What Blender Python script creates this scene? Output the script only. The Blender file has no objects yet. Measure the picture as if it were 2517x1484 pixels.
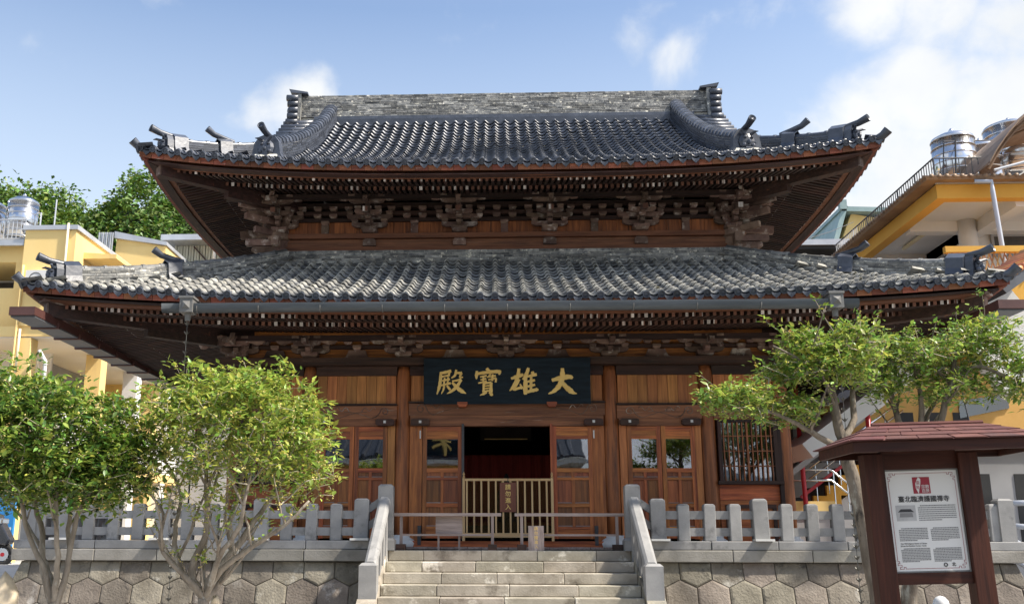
import bpy, math, random
from mathutils import Vector, Matrix, Quaternion
import numpy as np

random.seed(7)
S = bpy.context.scene
COL = S.collection
R = math.radians

# ------------------------------------------------------------------ camera
CAM = Vector((-0.156, 0.0, 1.53))
YAW, PITCH, ROLL = R(-2.33), R(13.71), R(0.14)
FPX, PPX, PPY = 2447.0, 1124.7, 742.0          # in units of a 2517 x 1484 frame
cd = bpy.data.cameras.new('camera')
cam = bpy.data.objects.new('camera', cd)
COL.objects.link(cam)
cd.sensor_width = 36.0
cd.lens = FPX / 2517.0 * 36.0
cd.shift_x = (1258.5 - PPX) / 2517.0
cd.clip_start, cd.clip_end = 0.1, 3000.0
cam.location = CAM
cam.matrix_world = (Matrix.Translation(CAM) @ Matrix.Rotation(-YAW, 4, 'Z') @
                    Matrix.Rotation(math.pi / 2 + PITCH, 4, 'X') @ Matrix.Rotation(ROLL, 4, 'Z'))
S.camera = cam

# ------------------------------------------------------------------ light
SUN_EL, SUN_AZ = R(51), R(106)                 # azimuth clockwise from +Y (away from the viewer)
W = bpy.data.worlds.new('World')
S.world = W
W.use_nodes = True
sd = bpy.data.lights.new('sun', 'SUN')
sd.energy, sd.angle, sd.color = 4.6, R(2.0), (1.0, 0.92, 0.80)
sun = bpy.data.objects.new('sun', sd)
COL.objects.link(sun)
sv = Vector((math.sin(SUN_AZ) * math.cos(SUN_EL), math.cos(SUN_AZ) * math.cos(SUN_EL), math.sin(SUN_EL)))
sun.rotation_euler = sv.to_track_quat('Z', 'Y').to_euler()
sun.location = (30, -30, 40)
S.view_settings.view_transform = 'Standard'
S.view_settings.look = 'None'
S.view_settings.exposure = 0.88
S.view_settings.gamma = 1.0
S.render.resolution_x, S.render.resolution_y = 1024, 603


def ray(px, py):
    u, v = px - PPX, py - PPY
    c, s = math.cos(ROLL), math.sin(ROLL)
    u, v = c * u + s * v, -s * u + c * v
    x, up = u / FPX, -v / FPX
    c, s = math.cos(PITCH), math.sin(PITCH)
    y, z = c - s * up, s + c * up
    c, s = math.cos(YAW), math.sin(YAW)
    return Vector((c * x + s * y, -s * x + c * y, z))


def at(px, py, Y):
    """point of the place seen in that direction at distance Y"""
    r = ray(px, py)
    return CAM + r * (Y / r.y)


def atx(px, py, X):
    r = ray(px, py)
    return CAM + r * ((X - CAM.x) / r.x)


# sky: physical sky with scattered fair-weather clouds all round
def sky():
    nt = W.node_tree
    N, L = nt.nodes, nt.links
    N.clear()
    out = N.new('ShaderNodeOutputWorld')
    bg = N.new('ShaderNodeBackground')
    bg.inputs['Strength'].default_value = 0.13
    st = N.new('ShaderNodeTexSky')
    st.sky_type = 'NISHITA'
    st.sun_disc = False
    st.sun_elevation = SUN_EL
    st.sun_rotation = SUN_AZ
    st.altitude = 30
    st.air_density = 1.0
    st.dust_density = 1.6
    st.ozone_density = 1.5
    tc = N.new('ShaderNodeTexCoord')
    nrm = N.new('ShaderNodeVectorMath'); nrm.operation = 'NORMALIZE'
    L.new(tc.outputs['Generated'], nrm.inputs[0])
    sep = N.new('ShaderNodeSeparateXYZ')
    L.new(nrm.outputs[0], sep.inputs[0])
    # project the direction onto a cloud deck
    add = N.new('ShaderNodeMath'); add.operation = 'ADD'; add.inputs[1].default_value = 0.22
    L.new(sep.outputs['Z'], add.inputs[0])
    dx = N.new('ShaderNodeMath'); dx.operation = 'DIVIDE'
    dy = N.new('ShaderNodeMath'); dy.operation = 'DIVIDE'
    L.new(sep.outputs['X'], dx.inputs[0]); L.new(add.outputs[0], dx.inputs[1])
    L.new(sep.outputs['Y'], dy.inputs[0]); L.new(add.outputs[0], dy.inputs[1])
    cmb = N.new('ShaderNodeCombineXYZ')
    L.new(dx.outputs[0], cmb.inputs[0]); L.new(dy.outputs[0], cmb.inputs[1])
    n1 = N.new('ShaderNodeTexNoise'); n1.noise_dimensions = '3D'
    n1.inputs['Scale'].default_value = 2.6
    n1.inputs['Detail'].default_value = 9
    n1.inputs['Roughness'].default_value = 0.56
    n1.inputs['Distortion'].default_value = 0.25
    off = N.new('ShaderNodeVectorMath'); off.operation = 'ADD'
    off.inputs[1].default_value = (0, 0, 0)
    L.new(nrm.outputs[0], off.inputs[0])
    L.new(off.outputs[0], n1.inputs['Vector'])
    # cloud banks: soft lobes around a few directions of the sky, broken up by the noise
    acc = None
    lobes = [((2270, 250), 0.065, .95), ((2440, 290), 0.085, 1.0), ((2130, 335), 0.060, .86), ((2010, 440), 0.075, .84), ((2230, 430), 0.10, .95), ((2080, 560), 0.10, .92), ((2330, 5), 0.058, .84), ((2150, 10), 0.050, .72), ((2480, 40), 0.062, 0.84),
             ((765, 240), 0.038, 0.86), ((640, 275), 0.042, 0.74), ((700, 262), .042, .80), ((580, 290), .030, .55), ((1560, 60), 0.045, 0.58), ((1670, 120), 0.045, 0.54), ((1600, 20), .04, .55), ((2560, 560), 0.16, 1.0)]
    dirs = [(ray(*p).normalized(), r, s) for p, r, s in lobes]
    rnd = random.Random(3)
    for k in range(16):                           # the rest of the sky carries the same kind of clouds
        a = R(55) + R(250) * (k + rnd.uniform(-.3, .3)) / 16
        e = R(rnd.uniform(8, 42))
        dirs.append((Vector((math.sin(a) * math.cos(e), math.cos(a) * math.cos(e), math.sin(e))), rnd.uniform(.12, .24), rnd.uniform(.8, 1)))
    for d, r, s in dirs:
        dist = N.new('ShaderNodeVectorMath'); dist.operation = 'DISTANCE'
        L.new(nrm.outputs[0], dist.inputs[0])
        dist.inputs[1].default_value = d
        mr = N.new('ShaderNodeMapRange'); mr.interpolation_type = 'SMOOTHSTEP'
        mr.inputs['From Min'].default_value = r * 1.35
        mr.inputs['From Max'].default_value = 0.0
        mr.inputs['To Min'].default_value = 0
        mr.inputs['To Max'].default_value = s
        L.new(dist.outputs['Value'], mr.inputs['Value'])
        if acc is None:
            acc = mr.outputs[0]
        else:
            mx = N.new('ShaderNodeMath'); mx.operation = 'MAXIMUM'
            L.new(acc, mx.inputs[0]); L.new(mr.outputs[0], mx.inputs[1])
            acc = mx.outputs[0]
    n1.inputs['Scale'].default_value = 9.0
    ns = N.new('ShaderNodeMath'); ns.operation = 'MULTIPLY_ADD'
    ns.inputs[1].default_value = 2.1; ns.inputs[2].default_value = -1.05
    L.new(n1.outputs['Fac'], ns.inputs[0])
    sm = N.new('ShaderNodeMath'); sm.operation = 'ADD'
    L.new(acc, sm.inputs[0]); L.new(ns.outputs[0], sm.inputs[1])
    cr = N.new('ShaderNodeMapRange'); cr.interpolation_type = 'SMOOTHSTEP'
    cr.inputs['From Min'].default_value = 0.22
    cr.inputs['From Max'].default_value = 0.92
    L.new(sm.outputs[0], cr.inputs['Value'])
    # thin general veil towards the horizon
    vz = N.new('ShaderNodeMapRange')
    vz.inputs['From Min'].default_value = 0.50; vz.inputs['From Max'].default_value = 0.20
    vz.inputs['To Min'].default_value = 0.06; vz.inputs['To Max'].default_value = 0.90
    L.new(sep.outputs['Z'], vz.inputs['Value'])
    veil = N.new('ShaderNodeMix'); veil.data_type = 'RGBA'
    L.new(vz.outputs[0], veil.inputs['Factor'])
    L.new(st.outputs[0], veil.inputs['A'])
    veil.inputs['B'].default_value = (3.7, 4.15, 4.6, 1)
    cmx = N.new('ShaderNodeMix'); cmx.data_type = 'RGBA'
    L.new(cr.outputs[0], cmx.inputs['Factor'])
    L.new(veil.outputs['Result'], cmx.inputs['A'])
    # cloud colour: bright crowns, slightly grey where thick
    n2 = N.new('ShaderNodeTexNoise'); n2.inputs['Scale'].default_value = 11; n2.inputs['Detail'].default_value = 8
    L.new(nrm.outputs[0], n2.inputs['Vector'])
    cc = N.new('ShaderNodeMix'); cc.data_type = 'RGBA'
    L.new(n2.outputs['Fac'], cc.inputs['Factor'])
    cc.inputs['A'].default_value = (3.35, 3.55, 3.8, 1)
    cc.inputs['B'].default_value = (4.75, 4.75, 4.7, 1)
    L.new(cc.outputs['Result'], cmx.inputs['B'])
    L.new(cmx.outputs['Result'], bg.inputs['Color'])
    L.new(bg.outputs[0], out.inputs['Surface'])


sky()

# ------------------------------------------------------------------ materials
MATS = {}


def mat(name, c1, c2, rough=0.7, scale=6.0, stretch=(1, 1, 1), detail=6, bump=0.15, bscale=None, var=0.25, hue=0.0,
        metal=0.0, spots=None, spec=0.5, contrast=(0.3, 0.7), coat=0.0, trans=0.0, bdist=0.02):
    """two-tone noise material; colour also varies from piece to piece"""
    m = bpy.data.materials.new(name)
    m.use_nodes = True
    nt = m.node_tree
    N, L = nt.nodes, nt.links
    b = N['Principled BSDF']
    geo = N.new('ShaderNodeNewGeometry')
    oi = N.new('ShaderNodeObjectInfo')
    mp = N.new('ShaderNodeMapping')
    mp.inputs['Scale'].default_value = stretch
    L.new(geo.outputs['Position'], mp.inputs['Vector'])
    rnd = N.new('ShaderNodeMath'); rnd.operation = 'ADD'
    L.new(oi.outputs['Random'], rnd.inputs[0]); L.new(geo.outputs['Random Per Island'], rnd.inputs[1])
    fr = N.new('ShaderNodeMath'); fr.operation = 'FRACT'
    L.new(rnd.outputs[0], fr.inputs[0])
    sh = N.new('ShaderNodeVectorMath'); sh.operation = 'MULTIPLY_ADD'
    cb = N.new('ShaderNodeCombineXYZ')
    for i in range(3):
        L.new(fr.outputs[0], cb.inputs[i])
    L.new(cb.outputs[0], sh.inputs[0])
    sh.inputs[1].default_value = (7.3, 5.1, 9.7)
    L.new(mp.outputs[0], sh.inputs[2])
    n = N.new('ShaderNodeTexNoise')
    n.inputs['Scale'].default_value = scale
    n.inputs['Detail'].default_value = detail
    n.inputs['Roughness'].default_value = 0.62
    L.new(sh.outputs[0], n.inputs['Vector'])
    mr = N.new('ShaderNodeMapRange')
    mr.inputs['From Min'].default_value, mr.inputs['From Max'].default_value = contrast
    L.new(n.outputs['Fac'], mr.inputs['Value'])
    mx = N.new('ShaderNodeMix'); mx.data_type = 'RGBA'
    L.new(mr.outputs[0], mx.inputs['Factor'])
    mx.inputs['A'].default_value = (*c1, 1)
    mx.inputs['B'].default_value = (*c2, 1)
    col = mx.outputs['Result']
    if spots:                                   # (colour, scale, threshold, softness)
        for sc, ss, thr, soft in spots:
            n3 = N.new('ShaderNodeTexNoise')
            n3.inputs['Scale'].default_value = ss
            n3.inputs['Detail'].default_value = 7
            n3.inputs['Roughness'].default_value = 0.68
            L.new(sh.outputs[0], n3.inputs['Vector'])
            m3 = N.new('ShaderNodeMapRange')
            m3.inputs['From Min'].default_value, m3.inputs['From Max'].default_value = thr, thr + soft
            L.new(n3.outputs['Fac'], m3.inputs['Value'])
            x3 = N.new('ShaderNodeMix'); x3.data_type = 'RGBA'
            L.new(m3.outputs[0], x3.inputs['Factor'])
            L.new(col, x3.inputs['A'])
            x3.inputs['B'].default_value = (*sc, 1)
            col = x3.outputs['Result']
    hsv = N.new('ShaderNodeHueSaturation')
    v = N.new('ShaderNodeMapRange')
    v.inputs['To Min'].default_value, v.inputs['To Max'].default_value = 1 - var, 1 + var
    L.new(fr.outputs[0], v.inputs['Value'])
    L.new(v.outputs[0], hsv.inputs['Value'])
    if hue:
        fr2 = N.new('ShaderNodeMath'); fr2.operation = 'MULTIPLY'; fr2.inputs[1].default_value = 13.7
        L.new(fr.outputs[0], fr2.inputs[0])
        fr3 = N.new('ShaderNodeMath'); fr3.operation = 'FRACT'
        L.new(fr2.outputs[0], fr3.inputs[0])
        h = N.new('ShaderNodeMapRange')
        h.inputs['To Min'].default_value, h.inputs['To Max'].default_value = 0.5 - hue, 0.5 + hue
        L.new(fr3.outputs[0], h.inputs['Value'])
        L.new(h.outputs[0], hsv.inputs['Hue'])
    L.new(col, hsv.inputs['Color'])
    L.new(hsv.outputs[0], b.inputs['Base Color'])
    b.inputs['Roughness'].default_value = rough
    b.inputs['Metallic'].default_value = metal
    b.inputs['Specular IOR Level'].default_value = spec
    b.inputs['Coat Weight'].default_value = coat
    if bump:
        nb = N.new('ShaderNodeTexNoise')
        nb.inputs['Scale'].default_value = bscale or scale * 3
        nb.inputs['Detail'].default_value = 5
        L.new(sh.outputs[0], nb.inputs['Vector'])
        bp = N.new('ShaderNodeBump')
        bp.inputs['Strength'].default_value = bump
        bp.inputs['Distance'].default_value = bdist
        L.new(nb.outputs['Fac'], bp.inputs['Height'])
        L.new(bp.outputs[0], b.inputs['Normal'])
    if trans:
        tr = N.new('ShaderNodeBsdfTranslucent')
        L.new(hsv.outputs[0], tr.inputs['Color'])
        ms = N.new('ShaderNodeMixShader')
        ms.inputs[0].default_value = trans
        L.new(b.outputs[0], ms.inputs[1]); L.new(tr.outputs[0], ms.inputs[2])
        L.new(ms.outputs[0], N['Material Output'].inputs['Surface'])
    MATS[name] = m
    return m


def glass(name, tint=(0.9, 0.95, 0.95), dark=0.0):
    """window pane: clear, reflecting"""
    m = bpy.data.materials.new(name)
    m.use_nodes = True
    N, L = m.node_tree.nodes, m.node_tree.links
    N.clear()
    o = N.new('ShaderNodeOutputMaterial')
    g = N.new('ShaderNodeBsdfGlossy'); g.inputs['Roughness'].default_value = 0.015
    g.inputs['Color'].default_value = (0.9, 0.9, 0.9, 1)
    t = N.new('ShaderNodeBsdfTransparent'); t.inputs['Color'].default_value = (*tint, 1)
    f = N.new('ShaderNodeFresnel'); f.inputs['IOR'].default_value = 1.9
    nb = N.new('ShaderNodeTexNoise'); nb.inputs['Scale'].default_value = 1.7; nb.inputs['Detail'].default_value = 1
    ge = N.new('ShaderNodeNewGeometry')
    L.new(ge.outputs['Position'], nb.inputs['Vector'])
    bp = N.new('ShaderNodeBump'); bp.inputs['Strength'].default_value = 0.12; bp.inputs['Distance'].default_value = 0.02
    L.new(nb.outputs['Fac'], bp.inputs['Height'])
    L.new(bp.outputs[0], g.inputs['Normal'])
    ms = N.new('ShaderNodeMixShader')
    ad = N.new('ShaderNodeMath'); ad.operation = 'ADD'; ad.inputs[1].default_value = dark
    L.new(f.outputs[0], ad.inputs[0])
    L.new(ad.outputs[0], ms.inputs[0]); L.new(t.outputs[0], ms.inputs[1]); L.new(g.outputs[0], ms.inputs[2])
    L.new(ms.outputs[0], o.inputs['Surface'])
    MATS[name] = m


HG, VG, YG = (0.6, 9, 9), (9, 9, 0.6), (9, 0.6, 9)      # wood grain along x, z, y
for sfx, g in (('x', HG), ('z', VG), ('y', YG)):
    mat('door_wood_' + sfx, (0.17, 0.038, 0.009), (0.60, 0.190, 0.048), 0.5, 2.2, g, bump=0.16, var=0.28, hue=0.012,
        spots=[((0.06, 0.022, 0.012), 1.3, 0.60, 0.12), ((0.42, 0.27, 0.18), 3.0, 0.66, 0.10)])
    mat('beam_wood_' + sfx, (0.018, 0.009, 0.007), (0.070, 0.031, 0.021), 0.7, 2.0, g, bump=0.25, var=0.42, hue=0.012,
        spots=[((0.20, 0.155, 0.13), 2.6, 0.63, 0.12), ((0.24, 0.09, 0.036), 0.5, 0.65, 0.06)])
    mat('plank_wood_' + sfx, (0.27, 0.092, 0.026), (0.56, 0.225, 0.070), 0.6, 2.4, g, bump=0.16, var=0.24, hue=0.01)
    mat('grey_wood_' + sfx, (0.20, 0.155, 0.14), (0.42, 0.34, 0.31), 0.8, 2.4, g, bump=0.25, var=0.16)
    mat('panel_wood_' + sfx, (0.12, 0.030, 0.009), (0.40, 0.125, 0.036), 0.45, 2.0, g, bump=0.16, var=0.40, hue=0.012)  # darker than the door wood: shading of the sunk panels put into the colour
    mat('kiosk_wood_' + sfx, (0.022, 0.0065, 0.0045), (0.066, 0.020, 0.011), 0.55, 2.6, g, bump=0.12, var=0.12, spec=0.25,
        spots=[((0.30, 0.20, 0.14), 3.2, 0.71, 0.05)])
    mat('pine_wood_' + sfx, (0.52, 0.32, 0.14), (0.72, 0.49, 0.25), 0.6, 2.4, g, bump=0.1, var=0.10)
mat('column_wood', (0.12, 0.034, 0.011), (0.46, 0.155, 0.046), 0.55, 1.8, VG, bump=0.2, var=0.15,
    spots=[((0.05, 0.02, 0.012), 1.2, 0.57, 0.12), ((0.40, 0.27, 0.19), 3.0, 0.68, 0.08)])
mat('lintel_wood', (0.115, 0.042, 0.020), (0.34, 0.140, 0.064), 0.65, 2.2, HG, bump=0.25, var=0.20,
    spots=[((0.38, 0.30, 0.24), 2.8, 0.62, 0.12), ((0.06, 0.026, 0.016), 1.0, 0.58, 0.12)])
mat('bracket_wood', (0.075, 0.040, 0.030), (0.27, 0.175, 0.130), 0.75, 3.0, (1, 1, 1), bump=0.25, var=0.40, hue=0.012,
    spots=[((0.56, 0.49, 0.43), 4.0, 0.54, 0.14)])
mat('rafter_end', (0.16, 0.07, 0.045), (0.80, 0.74, 0.70), 0.8, 0.9, (9, 0.01, 0.01), detail=1, bump=0.1, var=0.40, contrast=(0.55, 0.63))
mat('eave_block', (0.13, 0.042, 0.024), (0.33, 0.115, 0.060), 0.7, 3.0, HG, bump=0.2, var=0.45, hue=0.015,
    spots=[((0.45, 0.36, 0.31), 2.4, 0.62, 0.10)])
mat('roof_tile_dark', (0.030, 0.036, 0.050), (0.078, 0.088, 0.112), 0.36, 5, bump=0.12, var=0.35, spec=0.6,
    spots=[((0.18, 0.19, 0.21), 9, 0.67, 0.08)])
mat('roof_roll', (0.095, 0.095, 0.09), (0.33, 0.32, 0.285), 0.75, 3.0, bump=0.3, var=0.25, contrast=(0.34, 0.58),
    spots=[((0.56, 0.54, 0.48), 4.5, 0.61, 0.08), ((0.050, 0.046, 0.022), 3.0, 0.60, 0.05)])
mat('fascia_wood', (0.12, 0.042, 0.020), (0.29, 0.115, 0.055), 0.7, 2.0, HG, bump=0.25, var=0.25,
    spots=[((0.30, 0.23, 0.19), 2.6, 0.64, 0.12), ((0.05, 0.022, 0.015), 1.0, 0.58, 0.12)])
mat('roof_tile_old', (0.050, 0.055, 0.064), (0.22, 0.22, 0.21), 0.6, 2.6, bump=0.3, var=0.40, hue=0.01, contrast=(0.36, 0.62),
    spots=[((0.52, 0.50, 0.43), 4.0, 0.60, 0.08), ((0.060, 0.055, 0.026), 3.5, 0.64, 0.05)])
mat('roof_mortar', (0.46, 0.44, 0.38), (0.72, 0.70, 0.63), 0.9, 8, bump=0.4, var=0.1, spots=[((0.06, 0.07, 0.05), 6, 0.6, 0.08)])
mat('ridge_slate', (0.075, 0.08, 0.087), (0.32, 0.315, 0.29), 0.75, 7, bump=0.4, var=0.5, hue=0.012, contrast=(0.35, 0.65),
    spots=[((0.70, 0.66, 0.55), 9, 0.57, 0.08)])
mat('granite', (0.215, 0.215, 0.215), (0.325, 0.322, 0.318), 0.85, 3.0, bump=0.35, bscale=70, var=0.10, bdist=0.006,
    spots=[((0.12, 0.12, 0.122), 2.4, 0.57, 0.14), ((0.55, 0.55, 0.54), 60, 0.66, 0.06)])
mat('hex_stone', (0.110, 0.094, 0.074), (0.245, 0.218, 0.178), 0.9, 2.6, bump=0.75, bscale=32, var=0.30, hue=0.022, bdist=0.02,
    spots=[((0.38, 0.36, 0.32), 2.2, 0.59, 0.10), ((0.055, 0.05, 0.045), 3.4, 0.57, 0.12), ((0.50, 0.49, 0.46), 55, 0.68, 0.05)])
mat('coping_stone', (0.19, 0.18, 0.155), (0.33, 0.315, 0.285), 0.9, 2.2, bump=0.5, bscale=40, var=0.13, hue=0.008, bdist=0.01,
    spots=[((0.12, 0.11, 0.095), 1.5, 0.56, 0.12)])
mat('step_stone', (0.25, 0.222, 0.175), (0.46, 0.42, 0.35), 0.88, 2.4, bump=0.5, bscale=45, var=0.13, hue=0.014, bdist=0.01,
    spots=[((0.15, 0.13, 0.10), 1.7, 0.55, 0.12), ((0.72, 0.68, 0.59), 2.0, 0.58, 0.08), ((0.10, 0.09, 0.08), 4.5, 0.70, 0.04)])
mat('joint', (0.085, 0.08, 0.07), (0.14, 0.13, 0.118), 0.95, 8, bump=0.2, var=0.1)
mat('paving', (0.22, 0.21, 0.195), (0.35, 0.335, 0.31), 0.9, 0.9, bump=0.3, bscale=20, var=0.1)
mat('asphalt', (0.12, 0.118, 0.114), (0.19, 0.187, 0.18), 0.9, 1.2, bump=0.3, bscale=60, var=0.05)
mat('white_stone', (0.55, 0.56, 0.56), (0.72, 0.73, 0.73), 0.75, 4, bump=0.1, var=0.05)
mat('lacquer_black', (0.003, 0.008, 0.013), (0.012, 0.026, 0.040), 0.6, 2.2, (1, 1, 6), bump=0.1, var=0.02, spec=0.2)
mat('gold_leaf', (0.85, 0.56, 0.15), (0.93, 0.68, 0.24), 0.5, 6, bump=0.2, var=0.06, metal=0.0)
mat('sign_red', (0.14, 0.035, 0.018), (0.24, 0.075, 0.035), 0.4, 2.4, VG, bump=0.05, var=0.05)
mat('gutter_paint', (0.060, 0.070, 0.080), (0.105, 0.118, 0.130), 0.5, 2.5, (0.5, 4, 4), bump=0.05, var=0.05)
mat('gutter_brown', (0.075, 0.030, 0.026), (0.115, 0.050, 0.042), 0.5, 3, bump=0.05, var=0.05)
mat('gutter_grey', (0.085, 0.09, 0.10), (0.135, 0.14, 0.152), 0.5, 3, bump=0.05, var=0.08)
mat('hopper', (0.12, 0.118, 0.112), (0.20, 0.195, 0.185), 0.5, 4, bump=0.1, var=0.05)
mat('copper_dark', (0.055, 0.055, 0.05), (0.13, 0.13, 0.12), 0.45, 6, bump=0.1, var=0.2, metal=0.5)
mat('iron', (0.03, 0.03, 0.032), (0.07, 0.07, 0.075), 0.5, 6, bump=0.1, var=0.1)
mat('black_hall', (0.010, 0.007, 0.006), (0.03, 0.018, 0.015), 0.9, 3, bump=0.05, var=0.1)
mat('curtain_red', (0.16, 0.015, 0.012), (0.28, 0.035, 0.02), 0.9, 3, VG, bump=0.1, var=0.1)
mat('purple_cloth', (0.09, 0.035, 0.13), (0.16, 0.07, 0.2), 0.9, 3, bump=0.1, var=0.1)
mat('bark', (0.155, 0.125, 0.095), (0.36, 0.31, 0.25), 0.9, 9, (1, 1, 0.35), bump=0.7, var=0.10,
    spots=[((0.46, 0.44, 0.39), 6, 0.60, 0.1), ((0.085, 0.065, 0.048), 7, 0.60, 0.08)])
mat('bark_dark', (0.085, 0.066, 0.048), (0.24, 0.20, 0.155), 0.9, 8, (1, 1, 0.4), bump=0.9, var=0.10,
    spots=[((0.34, 0.33, 0.28), 5, 0.60, 0.08), ((0.04, 0.032, 0.025), 6, 0.58, 0.08)])
mat('twig', (0.28, 0.24, 0.185), (0.54, 0.48, 0.38), 0.9, 9, bump=0.3, var=0.15)
mat('leaf_light', (0.21, 0.30, 0.045), (0.42, 0.48, 0.095), 0.42, 3, bump=0, var=0.45, hue=0.045, trans=0.40)
mat('leaf_mid', (0.125, 0.225, 0.036), (0.26, 0.36, 0.062), 0.40, 3, bump=0, var=0.45, hue=0.035, trans=0.28)
mat('leaf_dark', (0.050, 0.120, 0.032), (0.135, 0.23, 0.048), 0.38, 3, bump=0, var=0.45, hue=0.03, trans=0.22)
mat('leaf_rust', (0.40, 0.11, 0.02), (0.55, 0.25, 0.03), 0.5, 3, bump=0, var=0.4, hue=0.03, trans=0.3)
mat('blossom', (0.60, 0.50, 0.13), (0.72, 0.62, 0.24), 0.6, 3, bump=0, var=0.2, trans=0.2)
mat('hill_leaf', (0.055, 0.130, 0.022), (0.175, 0.255, 0.036), 0.5, 0.25, bump=0, var=0.50, hue=0.035, trans=0.2)
mat('hill_soil', (0.02, 0.035, 0.012), (0.04, 0.06, 0.02), 0.95, 0.6, bump=0.2, var=0.1)
mat('yellow_wall', (0.82, 0.58, 0.22), (0.88, 0.66, 0.29), 0.85, 0.6, (1, 1, 0.4), bump=0.05, var=0.02,
    spots=[((0.66, 0.46, 0.20), 0.7, 0.58, 0.15), ((0.40, 0.33, 0.22), 1.6, 0.66, 0.10)])
mat('orange_wall', (0.66, 0.33, 0.045), (0.76, 0.42, 0.075), 0.8, 0.6, bump=0.05, var=0.02)
mat('ochre_wall', (0.60, 0.34, 0.09), (0.74, 0.46, 0.16), 0.85, 0.8, bump=0.05, var=0.02)
mat('white_wall', (0.66, 0.65, 0.63), (0.78, 0.77, 0.75), 0.85, 0.7, bump=0.05, var=0.03)
mat('grey_wall', (0.30, 0.30, 0.31), (0.40, 0.40, 0.41), 0.85, 0.7, bump=0.05, var=0.03)
mat('concrete', (0.36, 0.36, 0.35), (0.52, 0.52, 0.50), 0.85, 1.5, bump=0.2, var=0.05)
mat('coping_metal', (0.40, 0.42, 0.46), (0.55, 0.57, 0.60), 0.4, 1.5, bump=0.02, var=0.05, metal=0.3)
mat('steel', (0.60, 0.61, 0.63), (0.72, 0.73, 0.75), 0.16, 2, bump=0.02, var=0.03, metal=1.0)
mat('tin_sheet', (0.36, 0.34, 0.30), (0.52, 0.49, 0.43), 0.5, 1.5, (6, 6, 0.5), bump=0.05, var=0.08, metal=0.3)
mat('tin_rust', (0.15, 0.085, 0.05), (0.30, 0.20, 0.12), 0.6, 2, bump=0.1, var=0.15)
mat('tin_cream', (0.50, 0.47, 0.34), (0.62, 0.58, 0.45), 0.55, 1.5, VG, bump=0.05, var=0.05)
mat('teal_roof', (0.20, 0.30, 0.30), (0.30, 0.40, 0.39), 0.55, 2, bump=0.1, var=0.1)
mat('pipe_paint', (0.42, 0.46, 0.54), (0.52, 0.56, 0.63), 0.45, 2, bump=0.02, var=0.05)
mat('cream_paint', (0.70, 0.62, 0.40), (0.78, 0.70, 0.50), 0.6, 2, bump=0.02, var=0.03)
mat('red_paint', (0.36, 0.012, 0.022), (0.46, 0.02, 0.03), 0.4, 2, bump=0.02, var=0.05)
mat('orange_tile', (0.45, 0.17, 0.055), (0.62, 0.28, 0.10), 0.6, 5, bump=0.1, var=0.3, hue=0.02)
mat('void_shade', (0.012, 0.012, 0.013), (0.03, 0.03, 0.03), 0.6, 2, bump=0, var=0.05)  # near-black colour standing in for shade inside openings and below the slab
mat('shade_grille', (0.05, 0.045, 0.04), (0.10, 0.09, 0.08), 0.6, 3, bump=0, var=0.1)
mat('shingle_red', (0.070, 0.020, 0.017), (0.130, 0.045, 0.038), 0.9, 4, bump=0.6, bscale=160, var=0.18, hue=0.01, bdist=0.004,
    spots=[((0.07, 0.03, 0.03), 1.2, 0.58, 0.12)])
mat('board_white', (0.60, 0.60, 0.58), (0.66, 0.66, 0.645), 0.4, 0.8, bump=0, var=0.01)
mat('ink', (0.03, 0.03, 0.032), (0.04, 0.04, 0.042), 0.6, 3, bump=0, var=0.02)
mat('ink_grey', (0.15, 0.15, 0.15), (0.2, 0.2, 0.2), 0.6, 3, bump=0, var=0.1)
mat('print_grey', (0.30, 0.30, 0.30), (0.45, 0.45, 0.45), 0.6, 8, bump=0, var=0.02)
mat('ink_red', (0.25, 0.012, 0.03), (0.28, 0.02, 0.035), 0.6, 3, bump=0, var=0.02)
mat('blue_paint', (0.02, 0.20, 0.52), (0.03, 0.26, 0.60), 0.45, 1, bump=0, var=0.02)
mat('scooter_black', (0.012, 0.013, 0.016), (0.03, 0.03, 0.035), 0.25, 3, bump=0, var=0.1, coat=0.5)
mat('rubber', (0.012, 0.012, 0.012), (0.025, 0.025, 0.025), 0.8, 6, bump=0.1, var=0.1)
mat('rock', (0.42, 0.34, 0.23), (0.60, 0.52, 0.40), 0.85, 3, bump=0.5, var=0.1)
mat('purple_flower', (0.30, 0.08, 0.35), (0.45, 0.15, 0.5), 0.8, 3, bump=0, var=0.3)
glass('window_glass', (0.55, 0.58, 0.58), 0.10)
glass('acrylic', (0.80, 0.85, 0.88), -0.08)

# ------------------------------------------------------------------ building blocks
_world = {}


def wmat(o):
    m = o.matrix_parent_inverse @ o.matrix_basis
    return wmat(o.parent) @ m if o.parent else o.matrix_basis.copy()


def put(o, parent):
    COL.objects.link(o)
    if parent:
        o.parent = parent
        o.matrix_parent_inverse = wmat(parent).inverted()
    return o


def tag(o, label=None, cat=None, group=None, kind=None):
    if label: o['label'] = label
    if cat: o['category'] = cat
    if group: o['group'] = group
    if kind: o['kind'] = kind
    return o


def thing(name, loc, label, cat, group=None):
    o = bpy.data.objects.new(name, None)
    o.empty_display_size = 0.2
    o.location = loc
    COL.objects.link(o)
    return tag(o, label, cat, group)


def inst(name, mesh, parent, M):
    o = bpy.data.objects.new(name, mesh)
    o.matrix_basis = M
    return put(o, parent)


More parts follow.
